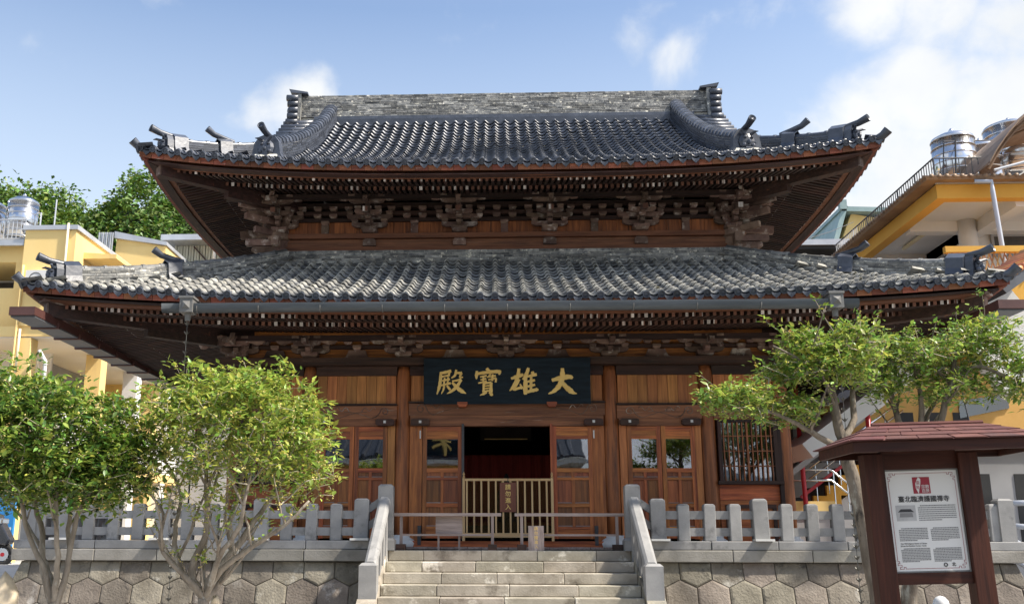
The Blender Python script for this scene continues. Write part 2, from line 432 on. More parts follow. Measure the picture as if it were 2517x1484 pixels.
class MB:
    def __init__(s):
        s.v, s.f = [], []

    def add(s, vs, fs):
        b = len(s.v)
        s.v.extend([tuple(p) for p in vs])
        s.f.extend([tuple(b + i for i in f) for f in fs])
        return s

    def hexa(s, p):
        """8 corners: bottom 4 ccw, top 4 ccw"""
        return s.add(p, [(3, 2, 1, 0), (4, 5, 6, 7), (0, 1, 5, 4), (1, 2, 6, 5), (2, 3, 7, 6), (3, 0, 4, 7)])

    def box(s, x0, x1, y0, y1, z0, z1):
        return s.hexa([(x0, y0, z0), (x1, y0, z0), (x1, y1, z0), (x0, y1, z0), (x0, y0, z1), (x1, y0, z1), (x1, y1, z1), (x0, y1, z1)])

    def obox(s, c, ax, ay, az):
        """box about c with half-axes"""
        c, ax, ay, az = Vector(c), Vector(ax), Vector(ay), Vector(az)
        return s.hexa([c - ax - ay - az, c + ax - ay - az, c + ax + ay - az, c - ax + ay - az,
                       c - ax - ay + az, c + ax - ay + az, c + ax + ay + az, c - ax + ay + az])

    def bar(s, a, b, w, h, up=(0, 0, 1)):
        a, b = Vector(a), Vector(b)
        d = (b - a)
        side = d.cross(Vector(up))
        if side.length < 1e-6: side = Vector((1, 0, 0))
        side.normalize()
        u = side.cross(d).normalized()
        return s.obox((a + b) / 2, side * w / 2, d / 2, u * h / 2)

    def tube(s, pts, rad, n=8, cap=True):
        pts = [Vector(p) for p in pts]
        if not hasattr(rad, '__len__'): rad = [rad] * len(pts)
        t0 = (pts[1] - pts[0]).normalized()
        ref = Vector((0, 0, 1)) if abs(t0.z) < 0.9 else Vector((1, 0, 0))
        u = t0.cross(ref).normalized()
        vs, fs = [], []
        for i, p in enumerate(pts):
            t = (pts[min(i + 1, len(pts) - 1)] - pts[max(i - 1, 0)]).normalized()
            u = (u - t * u.dot(t))
            if u.length < 1e-6: u = t.orthogonal()
            u.normalize()
            w = t.cross(u)
            for k in range(n):
                a = 2 * math.pi * k / n
                vs.append(p + (u * math.cos(a) + w * math.sin(a)) * rad[i])
        for i in range(len(pts) - 1):
            for k in range(n):
                fs.append((i * n + k, i * n + (k + 1) % n, (i + 1) * n + (k + 1) % n, (i + 1) * n + k))
        if cap:
            fs.append(tuple(range(n - 1, -1, -1)))
            fs.append(tuple((len(pts) - 1) * n + k for k in range(n)))
        return s.add(vs, fs)

    def prism(s, poly, a0, a1, axis='y'):
        """polygon (2-D) extruded along an axis: 'y' -> poly is (x,z); 'x' -> (y,z); 'z' -> (x,y)"""
        def P(q, a):
            return {'y': (q[0], a, q[1]), 'x': (a, q[0], q[1]), 'z': (q[0], q[1], a)}[axis]
        n = len(poly)
        vs = [P(q, a0) for q in poly] + [P(q, a1) for q in poly]
        fs = [tuple(range(n)), tuple(range(2 * n - 1, n - 1, -1))]
        fs += [(i, n + i, n + (i + 1) % n, (i + 1) % n) for i in range(n)]
        return s.add(vs, fs)

    def lathe(s, prof, c, n=16):
        vs, fs = [], []
        c = Vector(c)
        for r, z in prof:
            for k in range(n):
                a = 2 * math.pi * k / n
                vs.append((c.x + r * math.cos(a), c.y + r * math.sin(a), c.z + z))
        for i in range(len(prof) - 1):
            for k in range(n):
                fs.append((i * n + k, i * n + (k + 1) % n, (i + 1) * n + (k + 1) % n, (i + 1) * n + k))
        fs.append(tuple(range(n - 1, -1, -1)))
        fs.append(tuple((len(prof) - 1) * n + k for k in range(n)))
        return s.add(vs, fs)

    def mesh(s, name, m, smooth=False):
        me = bpy.data.meshes.new(name)
        me.from_pydata(s.v, [], s.f)
        me.materials.append(MATS[m] if isinstance(m, str) else m)
        if smooth:
            me.polygons.foreach_set('use_smooth', [True] * len(me.polygons))
        me.update()
        return me

    def build(s, name, m, parent=None, smooth=False, kind=None, label=None, cat=None, group=None, bevel=0):
        o = bpy.data.objects.new(name, s.mesh(name, m, smooth))
        put(o, parent)
        if bevel:
            bv = o.modifiers.new('bevel', 'BEVEL')
            bv.width, bv.segments, bv.limit_method = bevel, 2, 'ANGLE'
        return tag(o, label, cat, group, kind)


def B(name, m, parent, x0, x1, y0, y1, z0, z1, **k):
    return MB().box(x0, x1, y0, y1, z0, z1).build(name, m, parent, **k)


def text_mesh(txt, size, extrude=0.004, bold=0.0, align='CENTER', bevel=0.0, spacing=1.0):
    """lettering turned into a mesh lying in its own x-y plane"""
    cu = bpy.data.curves.new('lettering', 'FONT')
    cu.body = txt
    cu.size = size
    cu.extrude = extrude
    cu.offset = bold
    cu.bevel_depth = bevel
    cu.align_x = align
    cu.align_y = 'CENTER'
    cu.space_line = spacing
    cu.resolution_u = 3
    o = bpy.data.objects.new('lettering', cu)
    COL.objects.link(o)
    bpy.context.view_layer.update()
    me = bpy.data.meshes.new_from_object(o.evaluated_get(bpy.context.evaluated_depsgraph_get()))
    bpy.data.objects.remove(o)
    bpy.data.curves.remove(cu)
    return me


def lettering(name, txt, size, parent, M, m, **k):
    me = text_mesh(txt, size, **k)
    me.materials.clear()
    me.materials.append(MATS[m])
    return inst(name, me, parent, M)


FACE = Matrix.Rotation(math.pi / 2, 4, 'X')        # lettering that faces the viewer (-y)

# ================================================================== setting
GB = MB()
GB.add([(-400, -400, 0), (400, -400, 0), (400, 900, 0), (-400, 900, 0)], [(0, 1, 2, 3)])
GB.build('ground', 'asphalt', kind='structure')
MB().box(-9.0, 9.5, 3.0, 15.9, -0.2, 0.05).build('forecourt_paving', 'paving', kind='structure')

# ================================================================== the main hall
hall = thing('temple_hall', (0, 17.8, 1.45), 'dark timber two-tiered temple hall with grey tiled roofs behind stone terrace', 'temple')


class Roof:
    """four-sided tiled roof with lifted corners; f = 'front','back','left','right'"""

    def __init__(s, Wx, y0, yc, z0, a, b, L, pw, run):
        s.Wx, s.y0, s.yc, s.z0, s.a, s.b, s.L, s.pw, s.run = Wx, y0, yc, z0, a, b, L, pw, run
        s.Wy = yc - y0

    def half(s, f):
        return s.Wx if f in ('front', 'back') else s.Wy

    def lift(s, f, t, q):
        return s.L * min(1.15, abs(t) / s.half(f)) ** s.pw * max(0, 1 - q / s.run)

    def P(s, f, t, q, dz=0.0):
        z = s.z0 + s.a * q + s.b * q * q * (1 if q > 0 else 0) + s.lift(f, t, q) + dz
        return s.loc(f, t, q, z)

    def loc(s, f, t, q, z):
        if f == 'front': return Vector((t, s.y0 + q, z))
        if f == 'back': return Vector((-t, 2 * s.yc - s.y0 - q, z))
        if f == 'right': return Vector((s.Wx - q, s.yc + t, z))
        return Vector((-s.Wx + q, s.yc - t, z))

    def frame(s, f, t, q, dz=0.0):
        o = s.P(f, t, q, dz)
        x = (s.P(f, t + .02, q) - s.P(f, t - .02, q)).normalized()
        y = (s.P(f, t, q + .02) - s.P(f, t, q)).normalized()
        z = x.cross(y).normalized()
        y = z.cross(x)
        M = Matrix((x, y, z)).transposed().to_4x4()
        M.translation = o
        return M

    def eave(s, f, t, q, dz):
        """point tied to the eave line: q inwards, dz below or above it"""
        return s.loc(f, t, q, s.z0 + s.L * min(1.15, abs(t) / s.half(f)) ** s.pw * max(0, 1 - q / s.run) + dz)


def tile_local(p, l, th=0.020, step=0.032, h=0.052, d=0.026, nu=10):
    vs, fs = [], []
    for v, w0 in ((0, step - th), (0, step), (l, 0.0)):
        for i in range(nu + 1):
            t = i / nu
            u = -p * 0.5 + (p * 1.02) * t
            z = h * math.sin(math.pi * t / .40) if t < .40 else -d * math.sin(math.pi * (t - .40) / .60)
            vs.append(Vector((u, v + (0.012 * math.sin(math.pi * t / .4) if t < .4 and v == 0 else 0), z + w0)))
    n = nu + 1
    for r in (0, 1):
        for i in range(nu):
            fs.append((r * n + i, r * n + i + 1, (r + 1) * n + i + 1, (r + 1) * n + i))
    return vs, fs


def eave_tile_local(p):
    """end tile: round cap on the roll and a curved apron under the trough"""
    m = MB()
    cx, r = -p * .5 + p * .20, p * .25
    n = 14
    ring = [(cx + r * math.cos(2 * math.pi * k / n), r * math.sin(2 * math.pi * k / n) + .012) for k in range(n)]
    inn = [(cx + r * .68 * math.cos(2 * math.pi * k / n), r * .68 * math.sin(2 * math.pi * k / n) + .012) for k in range(n)]
    vs = [(x, .10, z) for x, z in ring] + [(x, -.03, z) for x, z in ring] + [(x, -.03, z) for x, z in inn] + [(x, -.016, z) for x, z in inn] + [(cx, -.022, .012)]
    fs = []
    for k in range(n):
        j = (k + 1) % n
        fs += [(k, j, n + j, n + k), (n + k, n + j, 2 * n + j, 2 * n + k), (2 * n + k, 2 * n + j, 3 * n + j, 3 * n + k), (3 * n + k, 3 * n + j, 4 * n)]
    m.add(vs, fs)
    # apron
    top, bot = [], []
    x0, x1 = -p * .5 + p * .36, p * .5 + p * .06
    for i in range(9):
        t = i / 8
        x = x0 + (x1 - x0) * t
        zt = .004 - .030 * math.sin(math.pi * t)
        zb = zt - .012 - .050 * math.sin(math.pi * t) ** .8 - (.016 if i == 4 else 0)
        top.append((x, zt)); bot.append((x, zb))
    vs = [(x, .0, z) for x, z in top] + [(x, -.012, z) for x, z in bot] + [(x, .03, z) for x, z in bot] + [(x, .16, z + .012) for x, z in top]
    fs = []
    for i in range(8):
        fs += [(9 + i, 9 + i + 1, i + 1, i), (18 + i, 18 + i + 1, 9 + i + 1, 9 + i), (i, i + 1, 27 + i + 1, 27 + i)]
    m.add(vs, fs)
    return m


def ridge(path, w, h, nc, part, m_course, m_cap, piece=.30, cap_r=.085, cap_step=.30, name='ridge', base=True):
    """stacked flat-tile ridge along a path of points lying on the roof, capped with round tiles"""
    pts = [Vector(p) for p in path]
    cum = [0]
    for a, b in zip(pts, pts[1:]): cum.append(cum[-1] + (b - a).length)
    T = cum[-1]

    def pos(d):
        d = min(max(d, 0), T)
        for i in range(len(pts) - 1):
            if d <= cum[i + 1] or i == len(pts) - 2:
                return pts[i].lerp(pts[i + 1], (d - cum[i]) / (cum[i + 1] - cum[i]))

    def side(d):
        t = pos(d + .05) - pos(d - .05)
        return Vector((t.y, -t.x, 0)).normalized()
    rn = random.Random(int(T * 1000) + nc)
    mb = MB()
    ch = h / nc
    for k in range(nc):
        d = -rn.uniform(0, piece)
        while d < T:
            e = d + piece * rn.uniform(.75, 1.25)
            d0, d1 = max(d, 0), min(e - .006, T)
            d = e
            if d1 - d0 < .02: continue
            hw = w / 2 * (1 - .18 * k / nc) + rn.uniform(-.004, .007)
            if k == 0 and base: hw += .03
            z0, z1 = k * ch + .003, (k + 1) * ch - rn.uniform(.002, .007)
            q = []
            for zz in (z0, z1):
                for dd, sg in ((d0, -1), (d0, 1), (d1, 1), (d1, -1)):
                    p = pos(dd) + side(dd) * hw * sg
                    q.append((p.x, p.y, p.z + zz))
            mb.hexa(q)
    o = mb.build(name + '_courses', m_course, part, kind='stuff')
    core = MB()
    n = max(2, int(T / .2))
    for i in range(n):
        q = []
        for zz in (-.05, h - .01):
            for dd, sg in ((T * i / n, -1), (T * i / n, 1), (T * (i + 1) / n, 1), (T * (i + 1) / n, -1)):
                p = pos(dd) + side(dd) * (w / 2 * .80) * sg
                q.append((p.x, p.y, p.z + zz))
        core.hexa(q)
    core.build(name + '_core', 'roof_mortar', part)
    cap = MB()
    d = 0
    while d < T - .05:
        e = min(d + cap_step, T)
        vs, fs = [], []
        for dd, r in ((d, cap_r * 1.10), (d + .05, cap_r * 1.10), (d + .055, cap_r * .93), (e, cap_r * .93)):
            p, sd_ = pos(dd), side(dd)
            for j in range(7):
                a = math.pi * j / 6
                q = p + sd_ * math.cos(a) * r * 1.15
                vs.append((q.x, q.y, p.z + h + math.sin(a) * r - .005))
        for r_ in range(3):
            for j in range(6):
                fs.append((r_ * 7 + j, r_ * 7 + j + 1, (r_ + 1) * 7 + j + 1, (r_ + 1) * 7 + j))
        fs.append(tuple(range(7))); fs.append(tuple(range(27, 20, -1)))
        cap.add(vs, fs)
        d = e
    cap.build(name + '_cap', m_cap, part, smooth=False)
    return pos, side, T


def ball(mb, c, r, n=8):
    prof = [(r[0] * math.sin(math.pi * i / 6) + 1e-4, -r[2] * math.cos(math.pi * i / 6)) for i in range(7)]
    c = Vector(c)
    vs, fs = [], []
    for rr, z in prof:
        for k in range(n):
            a = 2 * math.pi * k / n
            vs.append((c.x + rr * math.cos(a), c.y + rr / r[0] * r[1] * math.sin(a), c.z + z))
    for i in range(6):
        for k in range(n):
            fs.append((i * n + k, i * n + (k + 1) % n, (i + 1) * n + (k + 1) % n, (i + 1) * n + k))
    mb.add(vs, fs)


def oni(part, o, d, w=.40, h=.42, m='roof_tile_dark', horn=True, face=True):
    """demon-face end tile at o looking along the horizontal direction d"""
    d = Vector((d[0], d[1], 0)).normalized()
    sd_ = Vector((d.y, -d.x, 0))
    M = Matrix((sd_, -d, Vector((0, 0, 1)))).transposed().to_4x4()      # local -y looks along d
    M.translation = o
    mb = MB()
    pl = [(-w * .62, 0), (w * .62, 0), (w * .50, h * .25), (w * .44, h * .7), (w * .28, h * .95), (0, h * 1.04), (-w * .28, h * .95), (-w * .44, h * .7), (-w * .50, h * .25)]
    mb.prism([(-x, z) for x, z in pl], -.03, .12)
    if face:
        ball(mb, (0, -.05, h * .45), (w * .30, .06, h * .34))
        ball(mb, (0, -.11, h * .42), (.035, .045, .05))
        for sg in (-1, 1):
            ball(mb, (sg * .065, -.09, h * .60), (.035, .035, .030))
            ball(mb, (sg * .085, -.085, h * .30), (.045, .04, .04))
            mb.tube([(sg * .05, -.06, h * .72), (sg * .13, -.12, h * .82), (sg * .17, -.16, h * .80)], [.03, .022, .006], 6)
        mb.box(-.07, .07, -.12, -.03, h * .16, h * .22)
    ob = bpy.data.objects.new('demon_face_tile', mb.mesh('demon_face_tile', m))
    ob.matrix_basis = M
    put(ob, part)
    if horn:
        hb = MB()
        hb.tube([(0, .42, h * .98), (0, .12, h * 1.02), (0, -.12, h * 1.06), (0, -.30, h * 1.18)], [.055, .056, .058, .070], 12, cap=False)
        hb.tube([(0, -.30, h * 1.18), (0, -.285, h * 1.166)], [.070, .045], 12, cap=False)
        hb.tube([(0, -.28, h * 1.163), (0, -.27, h * 1.155)], [.052, .05], 12)
        ho = bpy.data.objects.new('horn_tile', hb.mesh('horn_tile', m, True))
        ho.matrix_basis = M
        put(ho, part)
    return M


def saddle(part, pos, side, d, w, h, m='roof_tile_dark', horn=True, length=.30):
    t = (pos(d + .05) - pos(d - .05)).normalized()
    mb = MB()
    vs, fs = [], []
    prof = [(-w * .5 - .07, .02), (-w * .5 - .015, h * .45), (-w * .42 - .01, h + .02), (0, h + .10), (w * .42 + .01, h + .02), (w * .5 + .015, h * .45), (w * .5 + .07, .02)]
    for dd in (-length / 2, length / 2):
        p, s_ = pos(d + dd), side(d)
        for off in (0, .025):
            for x, z in prof:
                q = p + s_ * (x + (off if x > 0 else -off if x < 0 else 0))
                vs.append((q.x, q.y, p.z + z + (off if abs(x) < w * .45 else 0)))
    n = len(prof)
    for i in range(n - 1):
        fs += [(n + i, n + i + 1, 3 * n + i + 1, 3 * n + i), (i, i + 1, n + i + 1, n + i), (2 * n + i + 1, 2 * n + i, 3 * n + i, 3 * n + i + 1)]
    fs += [(0, n, 3 * n, 2 * n), (n - 1, 2 * n - 1, 4 * n - 1, 3 * n - 1)]
    mb.add(vs, fs)
    mb.build('saddle_tile', m, part)
    if horn:                                            # horn lies along the ridge, tip towards the eave
        hb = MB()
        p = pos(d)
        o = Vector((t.x, t.y, 0)).normalized() * -1
        z = p.z + h + .10
        q = [(p - o * .22, z), (p, z + .02), (p + o * .20, z + .045), (p + o * .34, z + .12)]
        hb.tube([(v.x, v.y, zz) for v, zz in q], [.050, .052, .054, .066], 12, cap=False)
        v, zz = q[-1]
        hb.tube([(v.x, v.y, zz), (v.x - o.x * .02, v.y - o.y * .02, zz - .012)], [.066, .045], 12)
        hb.build('horn_tile', m, part, smooth=True)


def tile_faces(roof, part, p, expo, m, faces, limit, indiv_rows, m_eave, m_roll, nmax=300):
    """lay the tiles; the rows nearest the eave of the front slope are pieces of their own"""
    vs, fs = tile_local(p, expo + .03, step=.046 if expo < .27 else .044, th=.028 if expo < .27 else .03, h=.040 if expo < .27 else .05, d=.030)
    mb1 = MB(); mb1.add(vs, fs)
    me = mb1.mesh('roof_tile', m, True)
    me.materials.append(MATS[m_roll])
    pat = [1 if (k % 10) < 4 else 0 for k in range(len(fs))]
    me.polygons.foreach_set('material_index', pat)
    MI = []
    em = eave_tile_local(p).mesh('eave_tile', m_eave)
    stuff, count = MB(), 0
    rn = random.Random(5)
    for f in faces:
        half = roof.half(f)
        nc = int(round(2 * half / p))
        for i in range(nc):
            t = -half + p * (i + .5)
            M = roof.frame(f, t, -.02, .045)
            if f == 'front':
                inst('eave_tile', em, part, M)
            else:
                e = eave_tile_local(p)
                stuff.add([M @ Vector(v) for v in e.v], e.f)
                MI += [0] * len(e.f)
        q, row = 0.0, 0
        while q < limit(f, 0) - .03:
            sl = roof.a + 2 * roof.b * q
            for i in range(nc):
                t = -half + p * (i + .5)
                if q > limit(f, t) + .05: continue
                M = roof.frame(f, t, q + rn.uniform(-.010, .010), .050 + rn.uniform(-.004, .006)) @ Matrix.Rotation(rn.gauss(0, .012), 4, 'Z') @ Matrix.Rotation(rn.gauss(0, .018), 4, 'Y')
                if f == 'front' and row < indiv_rows and count < nmax:
                    inst('roof_tile', me, part, M)
                    count += 1
                else:
                    stuff.add([M @ v for v in vs], fs)
                    MI += pat
            q += expo / math.sqrt(1 + sl * sl)
            row += 1
    so = stuff.build('roof_tiles', m, part, smooth=True, kind='stuff')
    so.data.materials.append(MATS[m_roll])
    so.data.polygons.foreach_set('material_index', MI)


def deck(roof, part_name, faces, limit, m, parent, dz=.0):
    mb = MB()
    for f in faces:
        half = roof.half(f)
        nq, ns = 14, 44
        for i in range(ns):
            for j in range(nq):
                q0, q1 = limit(f, 0) * j / nq, limit(f, 0) * (j + 1) / nq
                quad = []
                for (k, q) in ((i, q0), (i + 1, q0), (i + 1, q1), (i, q1)):
                    hw = half - min(q, roof.hipmax)
                    quad.append(roof.P(f, -hw + 2 * hw * k / ns, q, dz))
                mb.add(quad, [(0, 1, 2, 3)])
    return mb.build(part_name, m, parent, smooth=True)


def eave_strip(roof, f, name, m, part, q0, q1, z0, z1, trim=0.0, n=40, tilt=0.0):
    mb = MB()
    vs = []
    for i in range(n + 1):
        h0, h1 = roof.half(f) - q0 - trim, roof.half(f) - q1 - trim
        k = -1 + 2 * i / n
        for q, hh, z in ((q0, h0, z0), (q1, h1, z0 + tilt), (q1, h1, z1 + tilt), (q0, h0, z1)):
            t = hh * k
            vs.append(roof.loc(f, t, q, roof.z0 + z + roof.lift(f, t, 0) * (1 - .55 * q / roof.run)))
    fs = []
    for i in range(n):
        for j in range(4):
            fs.append((i * 4 + j, i * 4 + (j + 1) % 4, (i + 1) * 4 + (j + 1) % 4, (i + 1) * 4 + j))
    fs += [(3, 2, 1, 0), (n * 4, n * 4 + 1, n * 4 + 2, n * 4 + 3)]
    mb.add(vs, fs)
    return mb.build(name, m, part)


def rafters(roof, part, name, q0, q1, za, zb, pitch, w, h, wall_half):
    """parallel rafters from the eave inwards, both rows of one kind"""
    for f in ('front', 'left', 'right', 'back'):
        half = roof.half(f)
        n = int(2 * (half - q0 - .05) / pitch)
        side_mb, ends = MB(), MB()
        for i in range(n + 1):
            t = -(n * pitch) / 2 + pitch * i
            qe = min(q1, half - abs(t) - .02)
            if qe - q0 < .06: continue
            l0 = roof.lift(f, t, 0) * (1 - .55 * q0 / roof.run)
            l1 = roof.lift(f, t, 0) * (1 - .55 * qe / roof.run)
            zq = za + (zb - za) * (qe - q0) / (q1 - q0)
            a = roof.loc(f, t, q0, roof.z0 + za + l0)
            b = roof.loc(f, t, qe, roof.z0 + zq + l1)
            mb = MB() if f == 'front' else side_mb
            mb.bar(a, b, w, h)
            if f == 'front':
                r = mb.build(name, 'beam_wood_y', part)
                d = (a - b).normalized()
                MB().bar(a - d * .004, a + d * .004, w * .97, h * .97).build('rafter_end', 'rafter_end', r)
            elif f != 'back':
                d = (a - b).normalized()
                ends.bar(a - d * .004, a + d * .004, w * .97, h * .97)
        if f != 'front':
            side_mb.build(name + 's', 'beam_wood_x' if f != 'back' else 'beam_wood_y', part, kind='stuff')
            if f != 'back': ends.build('rafter_ends', 'rafter_end', part, kind='stuff')


FACES = ('front', 'left', 'right', 'back')
UP = Roof(6.43, 16.12, 20.95, 7.90, 0.37, 0.0515, 0.34, 3.0, 2.6)
LO = Roof(7.62, 14.87, 20.95, 5.20, 0.36, 0.0250, 0.27, 2.7, 3.6)
LO.hipmax, UP.hipmax = 3.45, 1.70


def lo_lim(f, t):
    return min(3.42, LO.half(f) - abs(t)) if f else 3.42


def up_lim(f, t):
    if f in ('front', 'back'):
        return 4.80 if abs(t) <= 4.72 else UP.Wx - abs(t)
    return min(2.0, UP.Wy - abs(t))


lower = deck(LO, 'lower_roof', FACES, lo_lim, 'roof_mortar', hall)
upper = deck(UP, 'upper_roof', FACES, up_lim, 'roof_mortar', hall)
tag(lower, 'weathered lower pent roof'); tag(upper, 'dark upper hip-and-gable roof')
tile_faces(LO, lower, .2309, .30, 'roof_tile_old', FACES, lo_lim, 5, 'roof_tile_dark', 'roof_roll')
tile_faces(UP, upper, .2217, .245, 'roof_tile_dark', FACES, up_lim, 0, 'roof_tile_dark', 'roof_tile_dark')

# --- hip ridges of both roofs
for roof, part, s0, s1, w, h, nc, mc, mid in ((LO, lower, .42, 3.40, .30, .26, 6, 'ridge_slate', 1.75), (UP, upper, .42, 2.35, .27, .27, 6, 'roof_tile_dark', 1.15)):
    for f, sg in (('front', 1), ('front', -1), ('back', 1), ('back', -1)):
        path = [roof.P(f, sg * (roof.Wx - s), s, .03) for s in [s0 + (s1 - s0) * k / 14 for k in range(15)]]
        pos, side, T = ridge(path, w, h, nc, part, mc, 'roof_tile_dark' if roof is UP else 'roof_tile_old', piece=.34, cap_r=.07, cap_step=.34, name='hip_ridge')
        out = (path[0] - path[1])
        oni(part, path[0] + Vector((out.x, out.y, 0)).normalized() * .10 + Vector((0, 0, -.02)), out, .32, .36)
        saddle(part, pos, side, .10, w, h + .02, horn=False, length=.34)
        saddle(part, pos, side, (mid - s0) * 1.45, w, h + .02, horn=True, length=.26)
        # corner tile at the very tip
        c = roof.P(f, sg * roof.Wx, 0, .03)
        dd = Vector((out.x, out.y, 0)).normalized()
        tb = MB()
        tb.tube([c - dd * .45 + Vector((0, 0, .0)), c - dd * .1 + Vector((0, 0, .02)), c + dd * .02 + Vector((0, 0, .06)), c + dd * .12 + Vector((0, 0, .13))], [.07, .07, .07, .08], 12, cap=False)
        tb.tube([c + dd * .12 + Vector((0, 0, .13)), c + dd * .11 + Vector((0, 0, .12))], [.08, .05], 12)
        tb.build('corner_tile', 'roof_tile_dark', part, smooth=True)

# --- top band of the lower roof against the upper storey
LT = LO.P('front', 0, 3.40).z
for f in FACES:
    hw = LO.half(f) - 3.44
    a, b = LO.loc(f, -hw, 3.44, LT + .03), LO.loc(f, hw, 3.44, LT + .03)
    ridge([a.lerp(b, k / 20) for k in range(21)], .20, .27, 5, lower, 'ridge_slate', 'roof_tile_old', piece=.40, cap_r=.02, cap_step=.6, name='slate_band')

# --- main ridge
RY, RZ0, RZ1, RW = 20.95, 10.86, 11.45, 4.55
rp = [Vector((-RW + 2 * RW * k / 30, RY, RZ0 + .045)) for k in range(31)]
B('ridge_base', 'roof_tile_dark', upper, -RW + .3, RW - .3, RY - .30, RY + .30, RZ0 - .25, RZ0 - .045)
B('ridge_base', 'roof_tile_dark', upper, -RW + .3, RW - .3, RY - .27, RY + .27, RZ0 - .040, RZ0 + .040)
ridge(rp, .46, .545, 12, upper, 'ridge_slate', 'roof_tile_dark', piece=.34, cap_r=.055, cap_step=.36, name='main_ridge', base=False)
for sg in (-1, 1):
    # end plate with stacked rolls and an upswept top
    e = MB()
    X = sg * RW
    pl = [(RY - .34, RZ0 - .15), (RY + .34, RZ0 - .15), (RY + .30, RZ0 + .60), (RY - .30, RZ0 + .60)]
    e.prism(pl, X, X + sg * .10, 'x')
    e.build('ridge_end_plate', 'ridge_slate', upper)
    for k in range(5):
        r = MB()
        z = RZ0 - .12 + k * .145
        ln = .20 + .03 * abs(k - 2)
        r.tube([(X + sg * .08, RY - .20, z), (X + sg * .20, RY - .30, z), (X + sg * .26, RY - .36, z)], [.075, .078, .07], 10)
        r.tube([(X + sg * .06, RY - .33, z), (X + sg * (.06 + ln), RY - .33, z + .015)], [.082, .074], 12)
        r.build('end_roll', 'roof_tile_dark', upper, smooth=True)
    tp = MB()
    tp.hexa([(X - sg * .15, RY - .33, RZ0 + .58), (X + sg * .24, RY - .33, RZ0 + .61), (X + sg * .24, RY + .33, RZ0 + .61), (X - sg * .15, RY + .33, RZ0 + .58),
             (X - sg * .15, RY - .33, RZ0 + .62), (X + sg * .28, RY - .33, RZ0 + .70), (X + sg * .28, RY + .33, RZ0 + .70), (X - sg * .15, RY + .33, RZ0 + .62)] if sg > 0 else
            [(X + .15, RY + .33, RZ0 + .58), (X - .24, RY + .33, RZ0 + .61), (X - .24, RY - .33, RZ0 + .61), (X + .15, RY - .33, RZ0 + .58),
             (X + .15, RY + .33, RZ0 + .62), (X - .28, RY + .33, RZ0 + .70), (X - .28, RY - .33, RZ0 + .70), (X + .15, RY - .33, RZ0 + .62)])
    tp.build('ridge_end_cap', 'roof_tile_dark', upper)
    # descending ridges and verge rolls, front and back
    for f in ('front', 'back'):
        tx = sg if f == 'front' else -sg
        path = [UP.P(f, tx * (3.88 + .50 * (1 - k / 16) ** 1.6), 4.62 - (4.62 - 1.02) * (1 - k / 16), .03) for k in range(17)]
        pos, side, T = ridge(path, .33, .36, 7, upper, 'roof_tile_dark', 'roof_tile_dark', piece=.26, cap_r=.128, cap_step=.17, name='descending_ridge')
        out = path[0] - path[1]
        oni(upper, path[0] + Vector((out.x, out.y, 0)).normalized() * .06 + Vector((0, 0, -.02)), (out.x, out.y, 0), .56, .50)
        m_ = MB()
        m_.hexa([path[0] + Vector(v) for v in ((-.26, -.22, -.04), (.26, -.22, -.04), (.26, .1, .0), (-.26, .1, .0), (-.20, -.16, .07), (.20, -.16, .07), (.20, .1, .07), (-.20, .1, .07))])
        m_.build('mortar_foot', 'roof_mortar', upper)
        k = 0
        for k in range(13):
            q = 1.95 + k * .215
            a = UP.P(f, tx * 4.25, q, .10); b = UP.P(f, tx * 4.92, q, .10)
            b.z = a.z - .03
            r = MB()
            r.tube([a, b], [.068, .074], 10)
            r.build('verge_roll', 'roof_tile_dark', upper, smooth=True)
    # gable wall and barge boards
    g = MB()
    pts = [(UP.P('front', 0, q).y, UP.P('front', 0, q).z - .12) for q in (1.95, 2.6, 3.4, 4.2, 4.8)]
    poly = pts + [(2 * UP.yc - y, z) for y, z in reversed(pts)]
    g.prism(poly, sg * 4.30, sg * 4.42, 'x')
    g.build('gable_wall', 'beam_wood_z', upper)
    bb = MB()
    for f in ('front', 'back'):
        for k in range(8):
            q0, q1 = 1.8 + 3.0 * k / 8, 1.8 + 3.0 * (k + 1) / 8
            a, b = UP.P(f, 0, q0, -.16), UP.P(f, 0, q1, -.16)
            bb.bar((sg * 4.78, a.y, a.z), (sg * 4.78, b.y, b.z), .07, .26)
    bb.build('barge_board', 'beam_wood_y', upper)
    for f in ('front', 'back'):                         # deck under the verge
        d_ = MB()
        tx = sg if f == 'front' else -sg
        for k in range(8):
            q0, q1 = 1.7 + 3.1 * k / 8, 1.7 + 3.1 * (k + 1) / 8
            d_.add([UP.P(f, tx * 4.3, q0, .03), UP.P(f, tx * 4.85, q0, .03), UP.P(f, tx * 4.85, q1, .03), UP.P(f, tx * 4.3, q1, .03)], [(0, 1, 2, 3)])
        d_.build('verge_deck', 'roof_mortar', upper)

